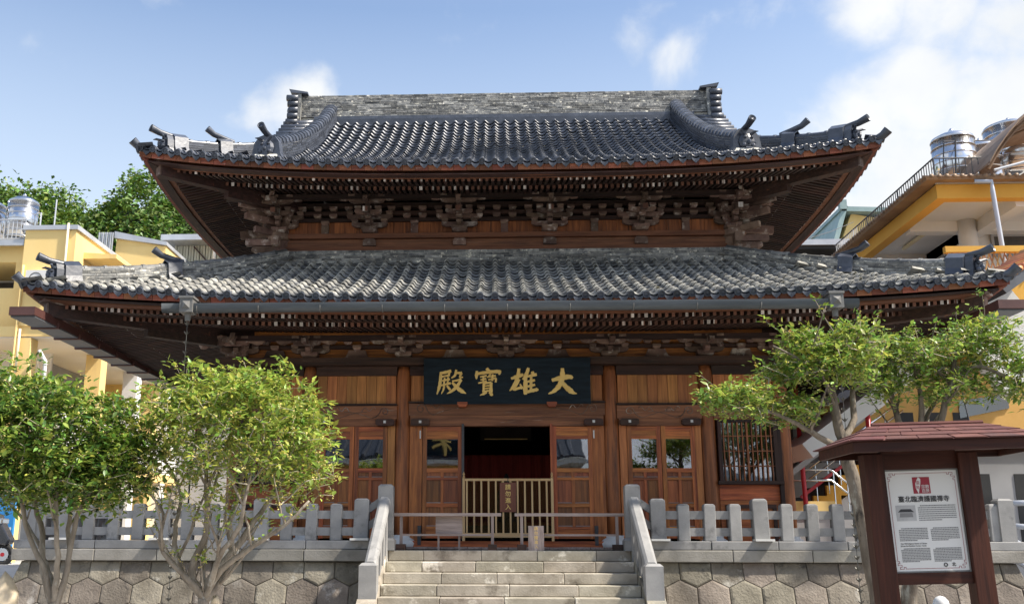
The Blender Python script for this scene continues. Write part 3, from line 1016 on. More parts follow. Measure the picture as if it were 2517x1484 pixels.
# --- timber under the eaves
WALL_LO, WALL_UP = 2.95, 2.40
for roof, part, fe, be, zf, zb_, wl in ((LO, lower, .40, 1.10, -.185, -.155, WALL_LO), (UP, upper, .42, 1.12, -.11, -.01, WALL_UP)):
    for f in FACES:
        eave_strip(roof, f, 'roof_batten', 'eave_block', part, .04, .50, -.010, .012)
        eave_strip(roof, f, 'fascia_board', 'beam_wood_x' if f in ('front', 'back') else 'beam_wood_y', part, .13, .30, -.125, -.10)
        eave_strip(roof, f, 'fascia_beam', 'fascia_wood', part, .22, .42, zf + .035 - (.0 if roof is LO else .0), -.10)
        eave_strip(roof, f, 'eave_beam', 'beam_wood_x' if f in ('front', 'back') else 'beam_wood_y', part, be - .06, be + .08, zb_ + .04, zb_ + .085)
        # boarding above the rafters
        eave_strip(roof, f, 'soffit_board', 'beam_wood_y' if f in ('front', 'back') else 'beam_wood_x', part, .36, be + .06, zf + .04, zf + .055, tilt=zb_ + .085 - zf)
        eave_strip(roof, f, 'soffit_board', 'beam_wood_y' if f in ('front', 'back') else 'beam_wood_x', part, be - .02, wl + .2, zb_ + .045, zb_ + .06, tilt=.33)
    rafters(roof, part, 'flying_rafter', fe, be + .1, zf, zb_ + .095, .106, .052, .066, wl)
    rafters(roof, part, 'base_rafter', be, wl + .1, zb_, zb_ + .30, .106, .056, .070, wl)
    # row of short blocks right under the tiles
    p = .2309 if roof is LO else .2217
    n = int(2 * roof.Wx / p)
    for i in range(n):
        t = -roof.Wx + p * (i + .5)
        if abs(t) > roof.Wx - .10: continue
        M = roof.frame('front', t, .045, -.052)
        bk = MB().box(-p / 2 + .003, p / 2 - .003, random.uniform(-.006, .006), .09, -.045, .045)
        inst('eave_block', bk.mesh('eave_block', 'eave_block'), part, M)
    for f in ('left', 'right'):
        eave_strip(roof, f, 'eave_blocks', 'eave_block', part, .05, .14, -.10, -.012)
    # hip rafters
    for sx in (-1, 1):
        for f in ('front', 'back'):
            t = sx if f == 'front' else -sx
            a = roof.loc(f, t * (roof.Wx - wl), wl, roof.z0 + zb_ + .20)
            b = roof.loc(f, t * (roof.Wx - .30), .30, roof.z0 + zf - .09 + roof.L * .85)
            hp = MB().bar(a, b, .17, .24).build('hip_rafter', 'beam_wood_y', part)
            d = (b - a).normalized()
            MB().bar(b - d * .45 + Vector((0, 0, .10)), b + d * .10 + Vector((0, 0, .15)), .22, .07).build('hip_rafter_cap', 'bracket_wood', hp)
            MB().bar(b + d * .003, b + d * .03, .15, .20).build('hip_rafter_nose', 'bracket_wood', hp)
            c = a.lerp(b, .55)
            MB().bar(a + Vector((0, 0, -.2)), c + Vector((0, 0, -.17)), .16, .14).build('hip_rafter_lower', 'beam_wood_y', hp)

# ================================================================== hall body
# --- bracket sets
def arm_mesh(w, h, t, name='bracket_arm'):
    c = min(.10, w * .22)
    return MB().prism([(-w / 2, h), (-w / 2, h * .62), (-w / 2 + c * .25, h * .28), (-w / 2 + c, 0), (w / 2 - c, 0), (w / 2 - c * .25, h * .28), (w / 2, h * .62), (w / 2, h)], -t / 2, t / 2).mesh(name, 'bracket_wood')


def block_mesh(w, h, d, name='bearing_block'):
    a, b = w / 2, w / 2 * .68
    c, e = d / 2, d / 2 * .68
    m = MB()
    m.hexa([(-b, -e, 0), (b, -e, 0), (b, e, 0), (-b, e, 0), (-a, -c, h * .45), (a, -c, h * .45), (a, c, h * .45), (-a, c, h * .45)])
    m.box(-a, a, -c, c, h * .452, h)
    return m.mesh(name, 'bracket_wood')


def T(x, y, z, rz=0.0):
    return Matrix.Translation((x, y, z)) @ Matrix.Rotation(rz, 4, 'Z')


ARM = {w: arm_mesh(w, .092, .085) for w in (.52, .70, .90, 1.02)}
BLK = block_mesh(.125, .072, .125)
BIG = block_mesh(.30, .115, .28)
SMB = block_mesh(.15, .080, .10)
NOSE = MB().prism([(-.16, 0), (-.16, .06), (-.10, .10), (.30, .10), (.30, 0), (-.06, -.015)], -.042, .042, 'x').mesh('bracket_nose', 'bracket_wood')
TAIL = MB().hexa([(-.05, -.34, -.12), (.05, -.34, -.12), (.05, .40, .06), (-.05, .40, .06), (-.05, -.34, -.01), (.05, -.34, -.01), (.05, .40, .17), (-.05, .40, .17)]).mesh('tail_rafter', 'bracket_wood')
TEND = MB().box(-.046, .046, -.352, -.341, -.112, -.018).mesh('tail_rafter_end', 'rafter_end')


def bracket_set(x, y, z, rz, big):
    W0 = T(x, y, z, rz)
    root = inst('bracket_set', BIG, hall, W0)

    def pc(name, me, dx, dy, dz):
        return inst(name, me, root, W0 @ T(dx, dy, dz))

    def tier(w, dy, dz, n=3):
        pc('bracket_arm', ARM[w], 0, dy, dz)
        for k in range(n):
            pc('bearing_block', BLK, -w / 2 + .065 + (w - .13) * k / (n - 1), dy, dz + .0925)
    if big:
        tier(.70, 0, .115)
        pc('bracket_nose', NOSE, 0, -.14, .115)
        pc('bearing_block', BLK, 0, -.24, .215)
        tier(.90, .003, .280); tier(.52, -.26, .290)
        pc('bracket_nose', NOSE, 0, -.38, .285)
        pc('tail_rafter', TAIL, 0, -.36, .33)
        pc('tail_rafter_end', TEND, 0, -.36, .33)
        tier(.70, -.52, .440)
        pc('bracket_nose', NOSE, 0, -.62, .445)
        for sg in (-1, 1):
            pc('curled_arm', CURL[sg], 0, -.52, .46)
    else:
        tier(.62 if .62 in ARM else .70, 0, .10)
        pc('bracket_nose', NOSE, 0, -.16, .10)
        pc('bearing_block', BLK, 0, -.40, .19)
        tier(.52, -.42, .175)
        for sg in (-1, 1):
            pc('curled_arm', CURL[sg], 0, -.42, .17)
        pc('bracket_nose', NOSE, 0, -.56, .19)


CURL = {}
for sg in (-1, 1):
    pl = [(sg * .26, .06), (sg * .40, .02), (sg * .50, .03), (sg * .58, .10), (sg * .60, .17), (sg * .54, .17), (sg * .50, .10), (sg * .26, .14)]
    if sg > 0: pl = pl[::-1]
    CURL[sg] = MB().prism(pl, -.03, .03).mesh('curled_arm', 'bracket_wood')

UY, LY = 18.50, 17.70
ZB_U, ZB_L = 7.40, 4.80
for x in (-4.37, -2.62, -.87, .87, 2.62, 4.37):
    bracket_set(x, UY - .12, ZB_U, 0, True)
for sx in (-1, 1):
    for yy in (20.1, 21.8, 23.4):
        bracket_set(sx * 4.49, yy, ZB_U, sx * math.pi / 2, True)
    bracket_set(sx * 4.42, UY - .07, ZB_U, sx * math.pi / 4, True)
for x in (-4.85, -3.55, -1.85, 0, 1.85, 3.55, 4.85):
    bracket_set(x, LY, ZB_L, 0, False)
for sx in (-1, 1):
    bracket_set(sx * 4.90, LY - .05, ZB_L, sx * math.pi / 4, False)
    for yy in (19.4, 20.95, 22.5, 24.0):
        bracket_set(sx * 4.95, yy, ZB_L, sx * math.pi / 2, False)

# --- upper storey body
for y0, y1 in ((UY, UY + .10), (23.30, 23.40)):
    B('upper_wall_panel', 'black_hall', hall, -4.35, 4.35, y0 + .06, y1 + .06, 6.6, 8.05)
for sx in (-1, 1):
    B('upper_wall_panel', 'beam_wood_z', hall, sx * 4.36 - .05, sx * 4.36 + .05, UY + .165, 23.3, 6.6, 8.05)
for i in range(36):                                    # boards of the frieze
    x = -4.34 + i * .2411
    B('wall_plank', 'column_wood', hall, x + .002, x + .239, UY - .005 + random.uniform(0, .008), UY + .055, 7.38, 7.66)
B('tie_beam', 'fascia_wood', hall, -4.60, 4.60, UY - .14, UY + .05, 7.300, 7.395)          # plate under the brackets
B('tie_beam', 'lintel_wood', hall, -4.36, 4.36, UY - .05, UY + .05, 7.15, 7.297)
B('tie_beam', 'fascia_wood', hall, -4.36, 4.36, UY - .085, UY + .05, 7.02, 7.145)
for z0, z1, dy in ((7.660, 7.735, .02), (7.790, 7.865, .035), (7.935, 8.03, .05)):
    B('wall_beam', 'beam_wood_x', hall, -4.36, 4.36, UY - .04 - dy, UY + .05, z0, z1)
for x0 in (-4.37, -2.62, -.87, .87, 2.62):
    for k in range(4):
        inst('bearing_block', SMB, hall, T(x0 + .42 + k * .305, UY - .10, 7.867))
    for k in range(2):
        inst('bearing_block', SMB, hall, T(x0 + .72 + k * .31, UY - .08, 7.722))
    B('strut', 'bracket_wood', hall, x0 + .80, x0 + .94, UY - .07, UY, 7.397, 7.59)
    inst('bearing_block', SMB, hall, T(x0 + .87, UY - .055, 7.585))
for x in (-2.62, -.87, .87, 2.62):                     # rounded column heads showing on the lower beam
    m = MB().prism([(x - .125, 7.155), (x + .125, 7.155), (x + .125, 7.26), (x + .09, 7.292), (x - .09, 7.292), (x - .125, 7.26)], UY - .12, UY - .045)
    m.build('column_head', 'bracket_wood', hall)
for sx in (-1, 1):
    MB().lathe([(.16, 6.7), (.16, 7.25), (.20, 7.30)], (sx * 4.37, UY + .02, 0), 16).build('upper_column', 'bracket_wood', hall, smooth=True)
    m = MB()
    m.lathe([(.17, 7.27), (.21, 7.29), (.21, 7.40), (.16, 7.42)], (sx * 4.40, UY - .06, 0), 16)
    m.build('column_cap', 'bracket_wood', hall)
    MB().box(sx * 4.40 - .07, sx * 4.40 + .07, UY - .42, UY - .2, 7.10, 7.27).build('beam_nose', 'bracket_wood', hall)
    a = (sx * 4.45, UY - .03, 7.24); b = (sx * 5.05, UY - .03, 7.26)
    MB().bar(a, b, .14, .12).build('beam_nose', 'bracket_wood', hall)
    m = MB()
    m.tube([(sx * 4.45, UY - .03, 7.12), (sx * 4.82, UY - .03, 7.10), (sx * 4.92, UY - .03, 7.14)], [.07, .09, .05], 8)
    m.build('carved_nose', 'bracket_wood', hall)
    # diagonal noses under the corner
    for z, l in ((7.62, 1.05), (7.40, .75), (7.83, 1.25)):
        d = Vector((sx, -1, 0)).normalized()
        c = Vector((sx * 4.40, UY - .1, z))
        MB().bar(c, c + d * l * .72, .09, .11).build('diagonal_arm', 'bracket_wood', hall)
    MB().bar((sx * 4.4, 19.2, 7.72), (sx * 5.35, 19.15, 7.62), .12, .15).build('tail_rafter', 'bracket_wood', hall)
    MB().bar((sx * 4.4, 20.2, 7.66), (sx * 5.25, 20.2, 7.52), .12, .15).build('tail_rafter', 'bracket_wood', hall)
# purlins that carry the rafters
for (roof, yq, z0, z1) in ((UP, UY - .12 - .52, 7.905, 8.005), (LO, LY - .42, 5.05, 5.145)):
    e = .95 if roof is UP else .75
    hw = (4.37 if roof is UP else 4.85) + e
    B('purlin', 'beam_wood_x', hall, -hw, hw, yq - .06, yq + .06, z0, z1)
    for sx in (-1, 1):
        xx = sx * (hw - .36)
        B('purlin', 'beam_wood_y', hall, xx - .06, xx + .06, yq + .065, 2 * 20.95 - yq - .065, z0 + .002, z1 + .002)

# --- ground storey
DK = 1.50                                             # deck level
COLX = (-4.85, -3.55, -1.85, 1.85, 3.55, 4.85)
for x in COLX:
    cm = MB().lathe([(.130, DK + .20), (.137, 2.2), (.137, 3.8), (.125, 4.55), (.105, 4.66)], (x, 17.80, 0), 20)
    c = cm.build('column', 'column_wood', hall, smooth=True)
    MB().lathe([(.16, DK - .05), (.25, DK - .02), (.275, DK + .06), (.22, DK + .13), (.165, DK + .16), (.175, DK + .20)], (x, 17.80, 0), 20).build('stone_base', 'white_stone', c, smooth=True)
B('wall_plate', 'beam_wood_x', hall, -5.15, 5.15, 17.52, 18.0, 4.665, 4.795)
for sx in (-1, 1):
    B('wall_plate', 'beam_wood_y', hall, sx * 4.85 - .2, sx * 4.85 + .2, 18.005, 24.1, 4.667, 4.793)
    B('side_wall', 'door_wood_z', hall, sx * 4.85 - .05, sx * 4.85 + .05, 17.94, 24.0, DK, 4.66)
B('back_wall', 'beam_wood_z', hall, -4.9, 4.9, 24.0, 24.1, 0.4, 8.0)
B('frieze_wall', 'door_wood_x', hall, -4.8, 4.8, 17.76, 17.84, 4.80, 5.42)
B('wall_beam', 'beam_wood_x', hall, -4.9, 4.9, LY - .02, 17.755, 4.985, 5.05)
for x0, x1 in zip((-4.85, -3.55, -1.85, 0, 1.85, 3.55), (-3.55, -1.85, 0, 1.85, 3.55, 4.85)):
    xm = (x0 + x1) / 2
    fr = MB().prism([(xm - .30, 4.80), (xm + .30, 4.80), (xm + .20, 4.84), (xm + .15, 4.96), (xm - .15, 4.96), (xm - .20, 4.84)], LY - .02, 17.75)
    st = fr.build('frog_leg_strut', 'bracket_wood', hall)
    inst('bearing_block', SMB, st, T(xm, LY - .03, 4.962))
    for s_ in (-1, 1):
        inst('bearing_block', SMB, hall, T(xm + s_ * .16, LY - .08, 5.055))
bays = ((-4.85, -3.55), (-3.55, -1.85), (-1.85, 1.85), (1.85, 3.55), (3.55, 4.85))


def spiral(cx, cz, y, sg, r=.085):
    pts = []
    for k in range(22):
        a = 2.6 * math.pi * k / 21
        rr = r * (1 - .80 * k / 21)
        pts.append((cx + sg * (rr * math.cos(a)), y, cz + rr * math.sin(a)))
    pts = [(cx + sg * (r + .14), y, cz - .11), (cx + sg * (r + .07), y, cz - .085), (cx + sg * (r + .015), y, cz - .03)] + pts
    return MB().tube(pts, .009, 5)


def wave(cx, cz, y, sg):
    pts = []
    for k in range(16):
        t = k / 15
        pts.append((cx + sg * (.02 + .26 * t), y, cz + .035 * math.sin(t * 3.4 * math.pi) - .02 * t))
    return MB().tube(pts, .008, 5)


for (x0, x1) in bays:
    a, b = x0 + .135, x1 - .135
    ctr = x0 < 0 < x1
    B('head_beam', 'beam_wood_x', hall, a - .02, b + .02, 17.72, 17.88, 4.50, 4.66)
    n = max(4, int((b - a) / .175))
    for i in range(n):
        xa = a + (b - a) * i / n
        B('wall_plank', 'plank_wood_z', hall, xa + .003, xa + (b - a) / n - .003, 17.765 + random.uniform(0, .014), 17.83, 3.945, 4.50)
    zt, zb = (3.985, 3.775) if ctr else (3.945, 3.71)
    rb = B('rainbow_beam', 'lintel_wood', hall, a - .03, b + .03, 17.69, 17.86, zb, zt)
    MB().prism([(a - .05, zt + .012), (b + .05, zt + .012), (b + .02, zt + .04), (a - .02, zt + .04)], 17.675, 17.77).build('beam_cap', 'beam_wood_x', rb)
    for sg, xe in ((1, a), (-1, b)):
        sc = 1.15 if ctr else .95
        spiral(xe + sg * .19, (zt + zb) / 2 + .01, 17.688, sg, .085 * sc).build('carved_scroll', 'bracket_wood', rb)
        wave(xe + sg * .33, zt - .05, 17.688, sg).build('carved_wave', 'bracket_wood', rb)
        pts = [(xe + sg * (.42 + .5 * t), 17.688, zb + .015 + (.11 * math.sin(t * 1.7)) * 1) for t in [k / 8 for k in range(9)]]
        MB().tube(pts, .006, 5).build('carved_line', 'bracket_wood', rb)
    if ctr:
        B('lintel', 'lintel_wood', hall, a, b, 17.70, 17.85, 3.585, 3.772)
    elif abs((x0 + x1) / 2) < 3:
        B('lintel', 'lintel_wood', hall, a, b, 17.70, 17.85, 3.585, 3.707)
    else:
        B('lintel', 'door_wood_x', hall, a, b, 17.72, 17.85, 3.68, 3.707)
    B('threshold', 'door_wood_x', hall, a - .05, b + .05, 17.66, 17.92, DK - .02, 1.60)


def door_leaf(x0, x1, y, name='door_leaf', warm=False):
    d = MB()
    w = .075
    t = .028
    d.box(x0, x0 + w, y - t, y + t, 1.64, 3.58)
    d.box(x1 - w, x1, y - t, y + t, 1.64, 3.58)
    leaf = d.build(name, 'door_wood_z', hall)
    for z0, z1 in ((3.50, 3.575), (3.355, 3.405), (2.775, 2.845), (2.640, 2.690), (2.175, 2.245), (1.80, 1.85), (1.645, 1.72)):
        MB().box(x0 + w, x1 - w, y - t + .002, y + t - .002, z0, z1).build('door_rail', 'door_wood_x', leaf)
    xm = (x0 + x1) / 2
    MB().box(xm - .026, xm + .026, y - t + .004, y + t - .004, 1.85, 2.775).build('door_muntin', 'door_wood_z', leaf)
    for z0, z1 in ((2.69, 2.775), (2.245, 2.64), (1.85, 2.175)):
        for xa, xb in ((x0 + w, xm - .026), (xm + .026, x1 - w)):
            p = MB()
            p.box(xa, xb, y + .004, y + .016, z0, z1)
            MB().box(xa + .004, xb - .004, y - .026, y + .003, z0 - .004, z0 + .013).build('dust_highlight', 'grey_wood_x', leaf)  # pale strip paints the light and dust caught on the lower edge
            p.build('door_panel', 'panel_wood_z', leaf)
    MB().box(x0 + w, x1 - w, y - .012, y + .006, 3.405, 3.50).build('door_panel', 'door_wood_x', leaf)
    MB().box(x0 + w, x1 - w, y - .006, y + .006, 1.72, 1.80).build('door_panel', 'door_wood_x', leaf)
    MB().box(x0 + w, x1 - w, y - .004, y + .002, 2.845, 3.355).build('glass_pane', 'window_glass', leaf)
    return leaf


def pivot(x, z):
    m = MB().prism([(x - .165, z - .035), (x - .13, z - .06), (x + .13, z - .06), (x + .165, z - .035), (x + .165, z + .035), (x + .13, z + .055), (x - .13, z + .055), (x - .165, z + .035)], 17.58, 17.70)
    o = m.build('pivot_block', 'beam_wood_x', hall)
    MB().box(x - .022, x + .022, 17.572, 17.579, z - .02, z + .026).build('paper_label', 'board_white', o)


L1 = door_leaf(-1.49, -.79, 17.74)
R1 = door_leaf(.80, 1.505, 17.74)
for x0, x1 in ((-1.72, -1.50), (1.51, 1.72)):
    B('door_jamb', 'door_wood_z', hall, x0, x1, 17.73, 17.86, 1.60, 3.585)
for x in (-.775, .785):
    B('door_edge', 'iron' if x < 0 else 'door_wood_z', hall, x - .022, x + .022, 17.66, 17.76, 1.62, 3.62)
for x in (-1.53, 1.53):
    m = MB().box(x - .03, x + .03, 17.65, 17.72, 1.53, 1.86)
    o = m.build('pivot_shoe', 'iron', hall)
    MB().box(x - .012, x + .012, 17.64, 17.652, 3.36, 3.50).build('door_bell_tag', 'board_white', hall)
for x in (-1.53, 1.53, -2.16, 2.16, -3.24, 3.24):
    pivot(x, 3.645)
for sg in (-1, 1):
    for x0, x1 in ((2.12, 2.705), (2.715, 3.30)):
        xa, xb = sorted((sg * x0, sg * x1))
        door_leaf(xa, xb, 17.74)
    for x0, x1 in ((1.985, 2.115), (3.305, 3.415)):
        xa, xb = sorted((sg * x0, sg * x1))
        B('door_jamb', 'plank_wood_z', hall, xa, xb, 17.73, 17.86, 1.60, 3.585)
    # lattice window of the end bay
    X = lambda u: sg * u
    fr = MB()
    for (u0, u1, z0, z1) in ((3.70, 3.76, 2.62, 3.69), (4.66, 4.72, 2.62, 3.69)):
        xa, xb = sorted((X(u0), X(u1)))
        fr.box(xa, xb, 17.68, 17.78, z0, z1)
    xa, xb = sorted((X(3.76), X(4.66)))
    fr.box(xa, xb, 17.683, 17.777, 3.64, 3.688)
    win = fr.build('lattice_window', 'beam_wood_z', hall)
    xa, xb = sorted((X(3.66), X(4.78)))
    B('window_sill', 'beam_wood_x', win, xa, xb, 17.63, 17.80, 2.565, 2.62)
    for k in range(11):
        u = 3.80 + k * .082
        B('lattice_bar', 'column_wood', win, X(u) - (.016 if k == 5 else .009), X(u) + (.016 if k == 5 else .009), 17.70, 17.718, 2.622, 3.64)
    for z in (2.88, 3.14, 3.40):
        xa, xb = sorted((X(3.76), X(4.66)))
        B('lattice_bar', 'lintel_wood', win, xa, xb, 17.719, 17.732, z - .011, z + .011)
    xa, xb = sorted((X(3.76), X(4.66)))
    B('glass_pane', 'window_glass', win, xa, xb, 17.745, 17.75, 2.63, 3.64)
    xa, xb = sorted((X(3.77), X(4.18)))
    B('curtain', 'white_wall', win, xa, xb, 17.80, 17.81, 2.63, 3.64)
    xa, xb = sorted((X(4.18), X(4.66)))
    B('room_shade', 'black_hall', win, xa, xb, 17.95, 17.96, 2.63, 3.64)  # black sheet painting the darkness of the room behind the pane
    xa, xb = sorted((X(3.69), X(4.72)))
    for z0, z1 in ((2.30, 2.56), (2.04, 2.295), (1.60, 2.035)):
        B('wall_board', 'door_wood_x', hall, xa, xb, 17.76, 17.84, z0, z1)
    q = MB()
    q.box(xa + .08, xb - .08, 17.72, 17.77, 2.16, 2.22)
    q.box(xa + .08, xa + .14, 17.72, 17.77, 1.62, 2.16)
    q.box(xb - .14, xb - .08, 17.72, 17.77, 1.62, 2.16)
    q.build('panel_frame', 'beam_wood_x', hall)
    xa, xb = sorted((X(4.72), X(4.85)))
    B('corner_post', 'beam_wood_z', hall, xa, xb, 17.68, 17.86, DK, 3.70)
# --- the dark interior
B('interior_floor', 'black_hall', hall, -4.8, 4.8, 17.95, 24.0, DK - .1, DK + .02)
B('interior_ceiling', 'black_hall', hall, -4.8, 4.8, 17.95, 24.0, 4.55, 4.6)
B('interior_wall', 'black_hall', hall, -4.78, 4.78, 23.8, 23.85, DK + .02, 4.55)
cu = MB()
for i in range(40):
    x0, x1 = -1.9 + i * .095, -1.9 + (i + 1) * .095
    y0, y1 = (19.7, 19.78) if i % 2 else (19.78, 19.7)
    cu.add([(x0, y0, 1.9), (x1, y1, 1.9), (x1, y1, 3.25), (x0, y0, 3.25)], [(0, 1, 2, 3)])
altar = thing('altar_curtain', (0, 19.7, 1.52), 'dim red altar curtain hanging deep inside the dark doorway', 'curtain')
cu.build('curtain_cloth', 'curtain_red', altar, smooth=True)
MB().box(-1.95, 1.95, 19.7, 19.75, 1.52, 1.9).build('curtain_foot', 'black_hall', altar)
hl = thing('altar_statue', (0, 19.3, 1.52), 'small dark altar figure with golden ring halo seen through the doorway', 'statue')
MB().lathe([(.22, 0), (.25, .5), (.2, .9), (.10, 1.15), (.02, 1.34)], (0, 19.3, 1.52), 14).build('statue_body', 'black_hall', hl, smooth=True)
MB().tube([(.11 * math.cos(2 * math.pi * k / 20), 19.03, 2.62 + .11 * math.sin(2 * math.pi * k / 20)) for k in range(21)], .014, 6).build('ring_halo', 'gold_leaf', hl, smooth=True)
hb = MB()
hb.box(-.5, .5, 19.6, 19.64, 3.52, 3.78)
lb = hb.build('inner_tablet', 'black_hall', hall)
MB().box(-.42, .42, 19.585, 19.595, 3.54, 3.555).build('tablet_line', 'gold_leaf', lb)

# --- veranda boards
n = 24
for i in range(n):
    x0 = -2.6 + 5.2 * i / n
    B('veranda_plank', 'grey_wood_y', hall, x0 + .004, x0 + 5.2 / n - .004, 16.35, 17.65, 1.455 + .012, DK + random.uniform(-.004, .004))

# --- plaque
plq = thing('name_plaque', (0, 17.45, 3.98), 'black lacquered name plaque with four golden brush characters above the doorway', 'plaque')
tilt = Matrix.Translation((.01, 17.50, 4.355)) @ Matrix.Rotation(R(9), 4, 'X')
pb = MB().box(-1.475, 1.475, -.025, .03, -.405, .405)
inst('plaque_board', pb.mesh('plaque_board', 'lacquer_black'), plq, tilt)
# brush strokes: points (x, y, width) on the face of the board, measured in 1/2075 of its width
STROKES = {
    'da': [[(1780, 398, 26), (1870, 374, 40), (1990, 354, 42), (2040, 372, 22)], [(1912, 246, 26), (1912, 330, 44), (1900, 410, 44), (1860, 480, 42), (1800, 535, 30), (1735, 566, 8)],
           [(1898, 405, 26), (1950, 475, 42), (2010, 528, 48), (2050, 556, 24), (2090, 564, 4)]],
    'xiong': [[(1274, 374, 18), (1330, 356, 32), (1400, 332, 32), (1428, 325, 18)], [(1374, 248, 26), (1362, 330, 32), (1330, 420, 30), (1290, 490, 26), (1254, 526, 6)],
              [(1378, 382, 20), (1345, 440, 26), (1308, 506, 26), (1392, 486, 22), (1420, 478, 12)], [(1384, 440, 12), (1416, 502, 26)],
              [(1492, 240, 24), (1470, 310, 34), (1424, 390, 22)], [(1456, 340, 24), (1452, 430, 36), (1450, 520, 38), (1452, 574, 26)],
              [(1538, 286, 22), (1552, 328, 34)], [(1460, 352, 18), (1530, 337, 24), (1594, 322, 26)], [(1460, 418, 16), (1520, 405, 22), (1572, 394, 22)],
              [(1460, 478, 16), (1520, 465, 22), (1572, 451, 22)], [(1450, 546, 22), (1530, 527, 28), (1590, 514, 32), (1610, 524, 12)], [(1526, 330, 18), (1522, 430, 24), (1520, 530, 22)]],
    'bao': [[(972, 242, 24), (1000, 284, 34)], [(850, 276, 18), (844, 335, 30), (844, 380, 8)], [(848, 312, 24), (960, 296, 28), (1080, 285, 30), (1132, 290, 34), (1124, 326, 10)],
            [(888, 352, 12), (972, 336, 18)], [(894, 388, 12), (966, 374, 18)], [(932, 342, 14), (925, 424, 18)], [(864, 430, 12), (972, 406, 20)],
            [(1022, 316, 16), (980, 360, 12)], [(1000, 352, 12), (1086, 336, 18)], [(1046, 318, 16), (1040, 402, 18)], [(990, 388, 12), (1090, 366, 18)], [(1088, 366, 16), (1082, 420, 18)],
            [(936, 428, 20), (930, 542, 22)], [(936, 432, 18), (1030, 420, 20)], [(1026, 420, 24), (1022, 545, 30)], [(944, 466, 11), (1012, 458, 13)], [(944, 498, 11), (1012, 490, 13)], [(938, 532, 14), (1016, 522, 16)],
            [(968, 538, 24), (930, 562, 24), (884, 582, 4)], [(1004, 538, 20), (1030, 572, 30), (1038, 588, 14)]],
    'dian': [[(386, 304, 22), (460, 291, 26), (530, 274, 26)], [(508, 284, 20), (496, 338, 20)], [(410, 346, 15), (502, 331, 18)], [(400, 302, 24), (392, 400, 28), (378, 480, 28), (350, 568, 8)],
             [(414, 397, 15), (512, 379, 19)], [(447, 360, 15), (436, 450, 17)], [(492, 350, 15), (481, 446, 17)], [(400, 457, 15), (522, 427, 20)], [(442, 462, 18), (430, 510, 18), (404, 562, 6)], [(474, 455, 16), (500, 492, 22), (520, 514, 16)],
             [(592, 260, 20), (576, 330, 22), (530, 364, 10)], [(594, 300, 16), (662, 300, 26)], [(658, 298, 22), (638, 352, 20), (676, 354, 10)], [(540, 402, 14), (600, 394, 18), (656, 380, 26)],
             [(652, 385, 24), (600, 470, 28), (530, 530, 24), (474, 560, 4)], [(540, 418, 20), (610, 490, 34), (662, 530, 36), (714, 558, 4)]]}


def brush(strokes):
    """tapering ribbons with a raised middle, in board coordinates"""
    mb = MB()
    for si, st_ in enumerate(strokes):
        P = [(Vector(((x - 1222) / 2075 * 2.95, -(y - 405) / 574 * .81)), w / 2075 * 2.95 * .74) for x, y, w in st_]
        Q = []
        for i in range(len(P) - 1):
            for k in range(4):
                t = k / 4
                p0, p1, p2, p3 = P[max(i - 1, 0)][0], P[i][0], P[i + 1][0], P[min(i + 2, len(P) - 1)][0]
                q = .5 * (2 * p1 + (p2 - p0) * t + (2 * p0 - 5 * p1 + 4 * p2 - p3) * t * t + (3 * p1 - p0 - 3 * p2 + p3) * t ** 3)
                Q.append((q, P[i][1] + (P[i + 1][1] - P[i][1]) * t))
        Q.append(P[-1])
        n = len(Q)
        vs = []
        for i, (q, w) in enumerate(Q):
            d = (Q[min(i + 1, n - 1)][0] - Q[max(i - 1, 0)][0]).normalized()
            nn = Vector((-d.y, d.x))
            w *= 1 + .10 * math.sin(i * 2.1 + si)
            e = -.0002 * si
            for u, h in ((-1, .002), (-.85, -.012), (.85, -.012), (1, .002)):
                r = q + nn * w * u
                vs.append((r.x, h + e, r.y))
        fs = []
        for i in range(n - 1):
            for k in range(3):
                fs.append((i * 4 + k, i * 4 + k + 1, (i + 1) * 4 + k + 1, (i + 1) * 4 + k))
        fs += [(0, 1, 2, 3), tuple((n - 1) * 4 + k for k in (3, 2, 1, 0))]
        mb.add(vs, fs)
    return mb


for ch in STROKES:
    inst('gold_character', brush(STROKES[ch]).mesh('gold_character', 'gold_leaf'), plq, tilt @ Matrix.Translation((0, -.027, 0)))
for x in (-.78, .80):
    m = MB().prism([(x - .09, 3.99), (x + .09, 3.99), (x + .09, 3.95), (x + .06, 3.905), (x - .06, 3.905), (x - .09, 3.95)], 17.52, 17.67)
    m.build('plaque_rest', 'door_wood_x', hall)

# --- barrier of slats in the doorway with its little sign
gt = thing('slat_gate', (0, 17.55, 1.60), 'low pine slat gate with clear sheet closing the dark doorway', 'gate')
B('gate_rail', 'pine_wood_x', gt, -.76, .78, 17.53, 17.57, 2.615, 2.655)
B('gate_board', 'pine_wood_x', gt, -.76, .78, 17.53, 17.57, 1.66, 1.735)
for k in range(12):
    x = -.70 + k * .1255
    B('gate_slat', 'pine_wood_z', gt, x - .015, x + .015, 17.535, 17.565, 1.735, 2.615)
for x in (-.755, .775):
    m = MB()
    m.box(x - .022, x + .022, 17.525, 17.575, 1.60, 2.66)
    m.lathe([(.012, 2.66), (.026, 2.68), (.012, 2.705), (.022, 2.725), (.003, 2.77)], (x, 17.55, 0), 10)
    m.build('gate_post', 'pine_wood_z', gt)
B('clear_sheet', 'acrylic', gt, -.74, .76, 17.585, 17.589, 1.64, 2.60)
ps = thing('keep_out_sign', (.01, 17.5, 2.08), 'brown hanging sign with four gold characters on the slat gate', 'sign')
B('sign_board', 'sign_red', ps, -.13, .15, 17.500, 17.522, 2.085, 2.585)
for k, ch in enumerate('請勿進入'):
    lettering('gold_character', ch, .10, ps, Matrix.Translation((.012, 17.495, 2.50 - k * .112)) @ FACE, 'gold_leaf', extrude=.002, bevel=.0015)
